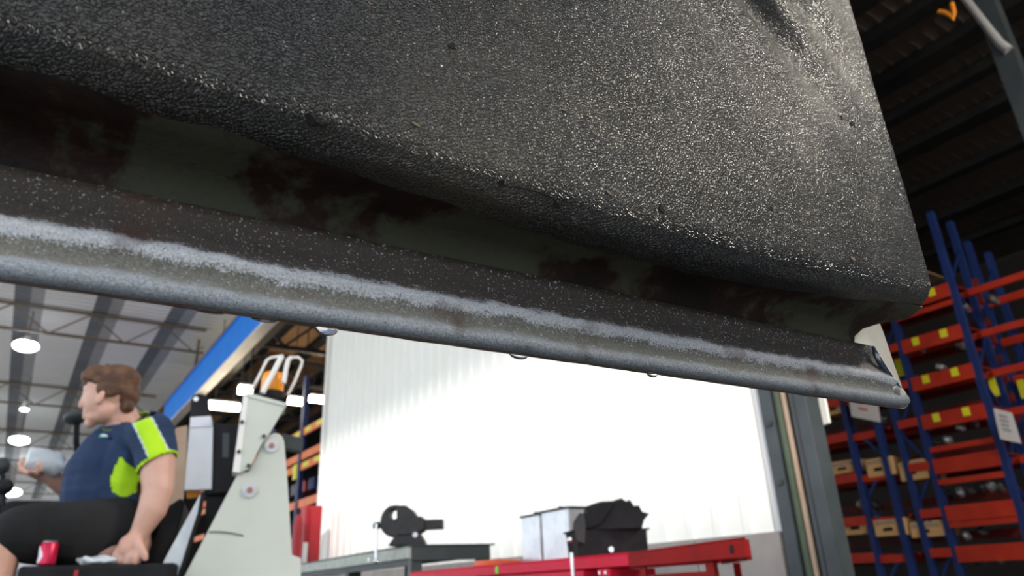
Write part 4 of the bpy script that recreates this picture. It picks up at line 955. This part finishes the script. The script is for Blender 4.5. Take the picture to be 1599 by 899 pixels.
# ================================================================== DOOR PANEL OVERHEAD (sharp foreground)
SC = 1.2
AZ = math.radians(32.0)                                 # local x runs along the panel, local y away from the camera
DO = Vector((0.23887201, 0.43924954, 0)) * SC; DO.z = 0.6 + 0.0920 * SC
dp = empty('vehicle_door', DO, AZ, label='open vehicle door with worn black vinyl trim filling the upper frame', cat='door')
DW = MW[dp.name]
def nodes(mt): return mt.node_tree.nodes, mt.node_tree.links
def leather():
    mt = mat('black_vinyl', (0.022, 0.023, 0.026), 0.42, spec=0.5); N, L = nodes(mt); p = N['Principled BSDF']
    tc = N.new('ShaderNodeTexCoord'); 
    wn = N.new('ShaderNodeTexNoise'); wn.inputs['Scale'].default_value = 90; L.new(tc.outputs['Object'], wn.inputs[0])
    mx = N.new('ShaderNodeVectorMath'); mx.operation = 'MULTIPLY_ADD'; mx.inputs[1].default_value = (0.004, 0.004, 0.004); L.new(wn.outputs['Color'], mx.inputs[0]); L.new(tc.outputs['Object'], mx.inputs[2])
    vo = N.new('ShaderNodeTexVoronoi'); vo.feature = 'DISTANCE_TO_EDGE'; vo.inputs['Scale'].default_value = 560; L.new(mx.outputs[0], vo.inputs['Vector'])
    cr_ = N.new('ShaderNodeMapRange'); cr_.inputs[1].default_value = 0.0; cr_.inputs[2].default_value = 0.22; L.new(vo.outputs['Distance'], cr_.inputs[0])
    n2 = N.new('ShaderNodeTexNoise'); n2.inputs['Scale'].default_value = 260; n2.inputs['Detail'].default_value = 6; L.new(tc.outputs['Object'], n2.inputs[0])
    ad = N.new('ShaderNodeMath'); ad.operation = 'MULTIPLY_ADD'; ad.inputs[1].default_value = 1.1; L.new(n2.outputs[0], ad.inputs[0]); L.new(cr_.outputs[0], ad.inputs[2])
    wm = N.new('ShaderNodeTexNoise'); wm.inputs['Scale'].default_value = 11; wm.inputs['Detail'].default_value = 3; L.new(tc.outputs['Object'], wm.inputs[0])
    wr = N.new('ShaderNodeMapRange'); wr.inputs[1].default_value = 0.38; wr.inputs[2].default_value = 0.62; wr.inputs[3].default_value = 0.62; wr.inputs[4].default_value = 0.98; L.new(wm.outputs[0], wr.inputs[0])
    bp = N.new('ShaderNodeBump'); bp.inputs['Distance'].default_value = 0.0014; L.new(wr.outputs[0], bp.inputs['Strength']); L.new(ad.outputs[0], bp.inputs['Height']); L.new(bp.outputs[0], p.inputs['Normal'])
    # dusty film in broad patches and fine tan scuffs
    n3 = N.new('ShaderNodeTexNoise'); n3.inputs['Scale'].default_value = 7; n3.inputs['Detail'].default_value = 5; L.new(tc.outputs['Object'], n3.inputs[0])
    r3 = N.new('ShaderNodeValToRGB'); r3.color_ramp.elements[0].position = 0.38; r3.color_ramp.elements[1].position = 0.68
    r3.color_ramp.elements[0].color = (0.014, 0.016, 0.019, 1); r3.color_ramp.elements[1].color = (0.046, 0.040, 0.032, 1); L.new(n3.outputs[0], r3.inputs[0])
    n4 = N.new('ShaderNodeTexNoise'); n4.inputs['Scale'].default_value = 130; n4.inputs['Detail'].default_value = 3; L.new(tc.outputs['Object'], n4.inputs[0])
    r4 = N.new('ShaderNodeValToRGB'); r4.color_ramp.elements[0].position = 0.715; r4.color_ramp.elements[1].position = 0.75; r4.color_ramp.elements[0].color = (0, 0, 0, 1); r4.color_ramp.elements[1].color = (0.8, 0.8, 0.8, 1); L.new(n4.outputs[0], r4.inputs[0])
    mc_ = N.new('ShaderNodeMixRGB'); mc_.inputs[2].default_value = (0.17, 0.11, 0.065, 1); L.new(r4.outputs[0], mc_.inputs[0]); L.new(r3.outputs[0], mc_.inputs[1]); L.new(mc_.outputs[0], p.inputs['Base Color'])
    r5 = N.new('ShaderNodeMapRange'); r5.inputs[3].default_value = 0.27; r5.inputs[4].default_value = 0.38; L.new(n3.outputs[0], r5.inputs[0]); L.new(r5.outputs[0], p.inputs['Roughness'])
    return mt
def rusty():
    mt = mat('olive_paint_rusting', (0.05, 0.05, 0.03), 0.65, spec=0.2); N, L = nodes(mt); p = N['Principled BSDF']
    tc = N.new('ShaderNodeTexCoord'); n1 = N.new('ShaderNodeTexNoise'); n1.inputs['Scale'].default_value = 13; n1.inputs['Detail'].default_value = 8; n1.inputs['Roughness'].default_value = 0.65; L.new(tc.outputs['Object'], n1.inputs[0])
    r = N.new('ShaderNodeValToRGB'); e = r.color_ramp.elements; e[0].position = 0.46; e[1].position = 0.60
    e[0].color = (0.032, 0.033, 0.022, 1); e[1].color = (0.004, 0.0022, 0.0016, 1); k_ = e.new(0.52); k_.color = (0.013, 0.005, 0.003, 1)
    L.new(n1.outputs[0], r.inputs[0]); L.new(r.outputs[0], p.inputs['Base Color'])
    n2 = N.new('ShaderNodeTexNoise'); n2.inputs['Scale'].default_value = 320; n2.inputs['Detail'].default_value = 6; L.new(tc.outputs['Object'], n2.inputs[0])
    bp = N.new('ShaderNodeBump'); bp.inputs['Strength'].default_value = 0.6; bp.inputs['Distance'].default_value = 0.001; L.new(n2.outputs[0], bp.inputs['Height']); L.new(bp.outputs[0], p.inputs['Normal'])
    return mt
def hem_paint():
    mt = mat('worn_grey_hem_paint', (0.2, 0.2, 0.2), 0.5); N, L = nodes(mt); p = N['Principled BSDF']
    tc = N.new('ShaderNodeTexCoord'); sx = N.new('ShaderNodeSeparateXYZ'); L.new(tc.outputs['Object'], sx.inputs[0])
    mp2 = N.new('ShaderNodeMapping'); mp2.inputs['Scale'].default_value = (0.5, 1, 1); L.new(tc.outputs['Object'], mp2.inputs[0])
    n1 = N.new('ShaderNodeTexNoise'); n1.inputs['Scale'].default_value = 190; n1.inputs['Detail'].default_value = 8; n1.inputs['Roughness'].default_value = 0.7; L.new(mp2.outputs[0], n1.inputs[0])
    n0 = N.new('ShaderNodeTexNoise'); n0.inputs['Scale'].default_value = 16; n0.inputs['Detail'].default_value = 3; L.new(tc.outputs['Object'], n0.inputs[0])
    # height along the hem profile, frayed by noise -> bands of chalky, olive and bare paint
    a1 = N.new('ShaderNodeMath'); a1.operation = 'MULTIPLY_ADD'; a1.inputs[1].default_value = 0.010; L.new(n1.outputs[0], a1.inputs[0]); L.new(sx.outputs[2], a1.inputs[2])
    a2 = N.new('ShaderNodeMath'); a2.operation = 'MULTIPLY_ADD'; a2.inputs[1].default_value = 0.007; L.new(n0.outputs[0], a2.inputs[0])
    ng = N.new('ShaderNodeTexNoise'); ng.inputs['Scale'].default_value = 900; ng.inputs['Detail'].default_value = 4; ng.inputs['Roughness'].default_value = 0.7; L.new(tc.outputs['Object'], ng.inputs[0])
    a3 = N.new('ShaderNodeMath'); a3.operation = 'MULTIPLY_ADD'; a3.inputs[1].default_value = 0.009; L.new(ng.outputs[0], a3.inputs[0]); L.new(a1.outputs[0], a3.inputs[2]); L.new(a3.outputs[0], a2.inputs[2])
    mr = N.new('ShaderNodeMapRange'); mr.inputs[1].default_value = 0.0125; mr.inputs[2].default_value = 0.0125 + 0.045; L.new(a2.outputs[0], mr.inputs[0])
    r = N.new('ShaderNodeValToRGB'); e = r.color_ramp.elements
    e[0].position = 0.0; e[0].color = (0.13, 0.145, 0.165, 1); e[1].position = 1.0; e[1].color = (0.02, 0.014, 0.010, 1)
    for pos, c in ((0.13, (0.17, 0.185, 0.205)), (0.21, (0.085, 0.082, 0.072)), (0.34, (0.095, 0.092, 0.08)), (0.39, (0.30, 0.31, 0.33)), (0.49, (0.29, 0.29, 0.31)), (0.545, (0.034, 0.027, 0.024)), (0.72, (0.020, 0.015, 0.012))):
        k_ = e.new(pos); k_.color = (*c, 1)
    L.new(mr.outputs[0], r.inputs[0])
    lit1 = N.new('ShaderNodeMapRange'); lit1.inputs[1].default_value = -0.25; lit1.inputs[2].default_value = -0.60; lit1.inputs[3].default_value = 1.0; lit1.inputs[4].default_value = 2.0; L.new(sx.outputs[0], lit1.inputs[0])  # hem colour brightened toward the left, stronger light put into the paint
    lit2 = N.new('ShaderNodeMixRGB'); lit2.blend_type = 'MULTIPLY'; lit2.inputs[0].default_value = 1.0; gm = N.new('ShaderNodeMapRange'); gm.inputs[1].default_value = 0.3; gm.inputs[2].default_value = 0.7; gm.inputs[3].default_value = 0.55; gm.inputs[4].default_value = 1.35; L.new(ng.outputs[0], gm.inputs[0]); gx = N.new('ShaderNodeMixRGB'); gx.blend_type = 'MULTIPLY'; gx.inputs[0].default_value = 1.0; L.new(r.outputs[0], gx.inputs[1]); L.new(gm.outputs[0], gx.inputs[2]); L.new(gx.outputs[0], lit2.inputs[1]); L.new(lit1.outputs[0], lit2.inputs[2]); r = lit2
    # dark pits and pale flecks
    n3 = N.new('ShaderNodeTexNoise'); n3.inputs['Scale'].default_value = 760; n3.inputs['Detail'].default_value = 3; L.new(tc.outputs['Object'], n3.inputs[0])
    r3 = N.new('ShaderNodeValToRGB'); r3.color_ramp.elements[0].position = 0.62; r3.color_ramp.elements[1].position = 0.70; r3.color_ramp.elements[0].color = (0, 0, 0, 1); r3.color_ramp.elements[1].color = (0.7, 0.7, 0.7, 1); L.new(n3.outputs[0], r3.inputs[0])
    m1 = N.new('ShaderNodeMixRGB'); m1.inputs[2].default_value = (0.42, 0.42, 0.43, 1); L.new(r3.outputs[0], m1.inputs[0]); L.new(r.outputs[0], m1.inputs[1])
    r4 = N.new('ShaderNodeValToRGB'); r4.color_ramp.elements[0].position = 0.28; r4.color_ramp.elements[1].position = 0.34; r4.color_ramp.elements[0].color = (0.8, 0.8, 0.8, 1); r4.color_ramp.elements[1].color = (0, 0, 0, 1); L.new(n3.outputs[0], r4.inputs[0])
    m2 = N.new('ShaderNodeMixRGB'); m2.inputs[2].default_value = (0.025, 0.016, 0.012, 1); L.new(r4.outputs[0], m2.inputs[0]); L.new(m1.outputs[0], m2.inputs[1])
    # sparse rust spots
    n5 = N.new('ShaderNodeTexNoise'); n5.inputs['Scale'].default_value = 26; n5.inputs['Detail'].default_value = 6; n5.noise_dimensions = '4D'; n5.inputs['W'].default_value = 3.3; L.new(tc.outputs['Object'], n5.inputs['Vector'])
    r5 = N.new('ShaderNodeValToRGB'); r5.color_ramp.elements[0].position = 0.60; r5.color_ramp.elements[1].position = 0.68; r5.color_ramp.elements[0].color = (0, 0, 0, 1); r5.color_ramp.elements[1].color = (0.75, 0.75, 0.75, 1); L.new(n5.outputs[0], r5.inputs[0])
    m3 = N.new('ShaderNodeMixRGB'); m3.inputs[2].default_value = (0.05, 0.022, 0.014, 1); L.new(r5.outputs[0], m3.inputs[0]); L.new(m2.outputs[0], m3.inputs[1]); L.new(m3.outputs[0], p.inputs['Base Color'])
    bp = N.new('ShaderNodeBump'); bp.inputs['Strength'].default_value = 0.6; bp.inputs['Distance'].default_value = 0.0009; L.new(a3.outputs[0], bp.inputs['Height']); bp.inputs['Distance'].default_value = 0.12; L.new(bp.outputs[0], p.inputs['Normal'])
    return mt
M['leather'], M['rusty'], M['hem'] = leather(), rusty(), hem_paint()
M['skin_white'] = mat('door_outer_white', (0.55, 0.52, 0.46), 0.35, col2=(0.62, 0.60, 0.55), nscale=30, coat=0.4)
def W(x, y, z): return DW @ Vector((x, y, z))
XL = -1.0
LY = -0.042                                            # vinyl face stands this far in front of the hem
LZ = 0.068                                             # underside of the vinyl roll above the hem
def sag(x): return 0.004 * math.sin(x * 5.0) + 0.003 * math.sin(x * 11 + 1)
# ---- vinyl trim
rr = 0.017
prof = []
z = 0.90
while z > LZ + rr: prof.append((LY, z)); z -= 0.006
for k in range(0, 11):
    a_ = math.radians(9 * k); prof.append((LY + rr - rr * math.cos(a_), LZ + rr - rr * math.sin(a_)))
prof += [(LY + rr + 0.008, LZ - 0.001), (LY + rr + 0.016, LZ + 0.001)]
xs = [XL + k * 0.008 for k in range(int((0.003 - XL) / 0.008))]
cols = [(x, 0.0) for x in xs] + [(0.002 + 0.010 * math.sin(math.radians(a_)), 0.010 * (1 - math.cos(math.radians(a_)))) for a_ in range(0, 91, 15)] + [(0.012, 0.03), (0.012, 0.055)]
P = []
for x, yo in cols:
    row = []
    for (y, z) in prof:
        f = max(0.0, min(1.0, (z - 0.09) / 0.1))
        # loose folds in the upper right, slight puckers elsewhere
        q = (x + 0.10) * 0.75 - (z - 0.29) * 0.66
        r_ = (x + 0.10) * 0.66 + (z - 0.29) * 0.75
        env = math.exp(-((q + 0.02) / 0.085) ** 2) * math.exp(-((r_ - 0.01) / 0.085) ** 2) * max(0.0, min(1.0, (0.0 - x) / 0.04))
        dsp = 0.0065 * env * math.sin(r_ * 95 + 0.9 + 5 * q) + 0.0012 * noise.noise(Vector((x * 9, z * 9, 2))) + 0.0005 * noise.noise(Vector((x * 40, z * 40, 7)))
        # waviness of the roll
        zz = z + sag(x) * (1 - f)
        if yo > 0.03: dsp = 0
        row.append(W(x, y + yo - dsp * (1 if yo < 0.02 else 0), zz - (0.006 * (yo / 0.01) ** 2 * (1 - f) if yo <= 0.0101 else 0.006 * (1 - f)) * -1.0))
    P.append(row)
vin = MB().grid(P).build('vinyl_trim', M['leather'], dp, smooth=True, sharp=180)
md = vin.modifiers.new('sub', 'SUBSURF'); md.levels = 1; md.render_levels = 1
# ---- inner metal: underside and recessed wall
pr = [(-0.028, 0.070), (-0.015, 0.066), (-0.002, 0.062), (0.003, 0.058), (0.006, 0.052), (0.008, 0.046), (0.008, 0.036)]
P = []
for k in range(0, 126):
    x = XL + (0.0 - XL) * k / 125
    row = []
    for (y, z) in pr:
        xe = x + (0.010 - 0.040 * max(0, min(1, (y + 0.015) / 0.021)) ** 1.3) * (k - 115) / 10 if k > 115 else x
        w_ = 0.0016 * noise.noise(Vector((x * 22, z * 30, 0)))
        row.append(W(xe, y + w_, z + sag(x) * 0.5 * max(0, (z - 0.045) / 0.025) + w_))
    P.append(row)
MB().grid(P).build('inner_frame', M['rusty'], dp, smooth=True, sharp=180, solid=0.0016, label='rusting dark olive metal recess under the vinyl')
# ---- folded bottom hem
ph = [(0.0052, 0.047), (0.0050, 0.042), (0.0045, 0.037), (0.003, 0.031), (0.0005, 0.027), (-0.0012, 0.0235), (-0.0026, 0.0205), (-0.0030, 0.0185), (-0.0018, 0.0165), (-0.0010, 0.0125), (-0.0012, 0.0085), (-0.0026, 0.0060), (-0.0034, 0.0036), (-0.0030, 0.0012), (-0.0016, 0.0), (0.0006, -0.0004), (0.0030, 0.0), (0.0040, 0.0012), (0.0042, 0.006)]
P = []
NX = 240
for k in range(NX + 1):
    x = XL + (0.0 - XL) * k / NX
    row = []
    for (y, z) in ph:
        w_ = 0.0005 * noise.noise(Vector((x * 30, z * 60, 4))) + 0.0003 * noise.noise(Vector((x * 90, z * 120, 9)))
        xe = x
        if x > -0.012:                                 # rounded tip
            xe = x - 0.006 * max(0, (0.012 - z) / 0.012) * ((x + 0.012) / 0.012) * 0.0 + (0.010 * max(0, (0.020 - z) / 0.020) - 0.004) * ((x + 0.012) / 0.012)
            xe -= 0.034 * max(0, min(1, (z - 0.018) / 0.022)) * ((x + 0.012) / 0.012)
            z = z + 0.003 * ((x + 0.012) / 0.012) ** 2 * (1 if z < 0.01 else 0)
        row.append(W(xe, y + w_, z + w_ * 0.6))
    P.append(row)
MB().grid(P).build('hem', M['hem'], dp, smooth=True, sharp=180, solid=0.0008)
# hem lip (underside edge, brown)
lp_ = []
for k in range(NX + 1):
    x = XL + (-0.003 - XL) * k / NX; w_ = 0.0004 * noise.noise(Vector((x * 60, 3, 4)))
    lp_.append(W(x, 0.0022, -0.0006 + w_))
MB().tube(lp_, 0.0011, 8).build('hem_lip', mat('rust_brown_lip', (0.05, 0.025, 0.015), 0.6, col2=(0.09, 0.07, 0.06), nscale=60), dp, smooth=True)
# ---- chipped tip of the hem and outer skin
M['tip'] = mat('chipped_pale_primer', (0.34, 0.31, 0.28), 0.5, col2=(0.07, 0.07, 0.075), nscale=130, contrast=(0.48, 0.54))
mb = MB().ball(W(-0.002, 0.001, 0.0085), (0.0115, 0.0042, 0.0085), Matrix.Rotation(AZ, 3, 'Z') @ Matrix.Rotation(math.radians(28), 3, 'Y'), 24, 16)
mb.build('hem_tip', M['tip'], dp, smooth=True)
po = [(0.0052, 0.0004), (0.0080, 0.010), (0.0115, 0.022), (0.016, 0.040), (0.022, 0.07), (0.032, 0.14), (0.042, 0.26), (0.046, 0.42), (0.046, 0.90)]
xe_ = [0.010, 0.0165, 0.024, 0.029, 0.036, 0.038, 0.038, 0.038, 0.038]
P = [[W(XL + (xe_[j] - XL) * k / 40, y, z) for j, (y, z) in enumerate(po)] for k in range(41)]
MB().grid(P).build('outer_skin', M['skin_white'], dp, smooth=True, sharp=180, solid=0.0016)
# shut-face between outer skin and trim, with bright curved edge
P = [[W(0.004 - 0.016 * math.sin(math.pi * min(1, u * 1.0)) * (1 - v * 0.6) * 0.6, 0.0045 + (LY * 0 + 0.03) * u * v, 0.012 + 0.06 * v - 0.0 * u) for u in [i / 8 for i in range(9)]] for v in [j / 10 for j in range(11)]]
def on_local(x, y, yl):
    o_ = W(0, yl, 0); n_ = (W(0, 1, 0) - W(0, 0, 0)); v = ray(x, y); return CAM + v * ((o_ - CAM).dot(n_) / v.dot(n_))
edge = [on_local(x, y, yl) for x, y, yl in ((1363, 541, 0.001), (1367, 552, 0.0), (1374, 565, -0.001), (1384, 580, -0.001), (1396, 596, -0.001), (1406, 608, -0.001), (1411, 618, 0.0))]
edge0 = [W(0.008 - 0.036 * v ** 0.8 + 0.010 * v * v, 0.006 + 0.006 * v, 0.013 + 0.034 * v) for v in [j / 10 for j in range(11)]]
MB().tube(edge, [0.0012, 0.0022, 0.0024, 0.0022, 0.0018, 0.0014, 0.0008], 10).build('shut_edge', mat('blue_black_enamel', (0.02, 0.03, 0.05), 0.15, coat=1.0), dp, smooth=True)
# ---- punctures, torn flap and scuffs in the vinyl
M['hole'] = mat('puncture_dark', (0.003, 0.003, 0.003), 0.9)
M['scuff'] = mat('tan_scuff', (0.17, 0.115, 0.075), 0.8)
dgv = bpy.context.evaluated_depsgraph_get(); dgv.update()
_ve = vin.evaluated_get(dgv).to_mesh()
_bv = BVHTree.FromPolygons([DW @ v.co for v in _ve.vertices], [tuple(p.vertices) for p in _ve.polygons])
def mark(x, y, w, h_, ang, mt, nm, lift=0.00025):
    hh, nn, _, _ = _bv.ray_cast(CAM, ray(x, y).normalized())
    if not hh: return None
    if nn.dot(ray(x, y)) > 0: nn = -nn
    k_ = (hh - CAM).dot(FW) / F_PX
    tx = (RT - nn * RT.dot(nn)).normalized(); ty = nn.cross(tx)
    c_, s_ = math.cos(ang), math.sin(ang); ux, uy = tx * c_ + ty * s_, ty * c_ - tx * s_
    pts = []
    for i in range(10):
        a_ = 2 * math.pi * i / 10; r_ = 1 + 0.35 * noise.noise(Vector((x + i * 1.7, y, 0)))
        pts.append(hh + nn * lift + ux * (math.cos(a_) * w * k_ / 2 * r_) + uy * (math.sin(a_) * h_ * k_ / 2 * r_))
    return MB().prism(pts, nn * 0.0004).build(nm, mt, dp)
for (x, y, w, h_, a_) in ((1331, 195, 9, 12, 0.2), (1314, 184, 5, 10, 0.3), (1033, 327, 9, 13, 0.5), (782, 285, 11, 9, 0.4), (705, 72, 13, 10, 0.4), (868, 318, 4, 12, 0.9), (880, 312, 5, 4, 0), (1204, 325, 3, 8, 0.1)):
    mark(x, y, w, h_, a_, M['hole'], 'puncture')
for (x, y, w, h_, a_) in ((950, 301, 13, 5, -0.5), (649, 195, 14, 5, -0.2), (1331, 404, 12, 6, -0.3), (880, 172, 10, 4, 0.1), (668, 119, 9, 3, 0.2), (1250, 345, 8, 4, 0), (917, 181, 9, 4, 0.1), (1338, 269, 8, 4, 0.2)):
    mark(x, y, w, h_, a_, M['scuff'], 'scuff')
mark(484, 186, 12, 22, 0.5, M['hole'], 'tear')
hh, nn, _, _ = _bv.ray_cast(CAM, ray(496, 185).normalized())
if hh:
    k_ = (hh - CAM).dot(FW) / F_PX
    MB().ball(hh, (16 * k_, 3 * k_, 8 * k_), Matrix((RT, FW, UP)).transposed() @ Matrix.Rotation(0.4, 3, 'Y')).build('torn_flap', M['leather'], dp, smooth=True)
hh, nn, _, _ = _bv.ray_cast(CAM, ray(1331, 199).normalized())
if hh: MB().ball(hh, 0.0007).build('staple', M['chrome'], dp, smooth=True)
# cracked seam at the foot of the vinyl
cp = []
for (x, y) in ((786, 290), (812, 293), (838, 299), (858, 306), (872, 318)):
    hh, nn, _, _ = _bv.ray_cast(CAM, ray(x, y).normalized())
    if hh: cp.append(hh)
if len(cp) > 2: MB().tube(cp, 0.00025, 6).build('crack', M['hole'], dp)
# ---- hanging water drops
def drop(x, y, w, h_, lab):
    # on the lower edge of the hem at image column x
    best = min(((abs(img(W(-0.9 + k * 0.001, 0.001, -0.001))[0] - x), k) for k in range(0, 900)))
    c = W(-0.9 + best[1] * 0.001, 0.0012, -0.0012); k_ = (c - CAM).dot(FW) / F_PX
    c = c - GZ * (0.25 * h_ * k_)
    mb = MB().ball(c, (w * k_ / 2, 0.0014, h_ * k_), Matrix.Rotation(AZ, 3, 'Z'), 20, 14)
    for v in mb.v:
        if v.z > c.z: v.z = c.z + (v.z - c.z) * 0.25
    mb.build('water_drop', M['water'], smooth=True, sharp=180, label=lab, cat='drop', group='water drops under the door hem')
drop(512, 510, 36, 12, 'round water drop under the hem beside white wall corner')
drop(412, 492, 44, 6, 'flat water drop under the hem above the blue beam')
drop(330, 478, 50, 5, 'wide flat water drop under the hem, leftmost of five')
drop(810, 553, 34, 7, 'water drop under the middle of the hem')
drop(1018, 581, 22, 6, 'small water drop under the hem, rightmost of five')
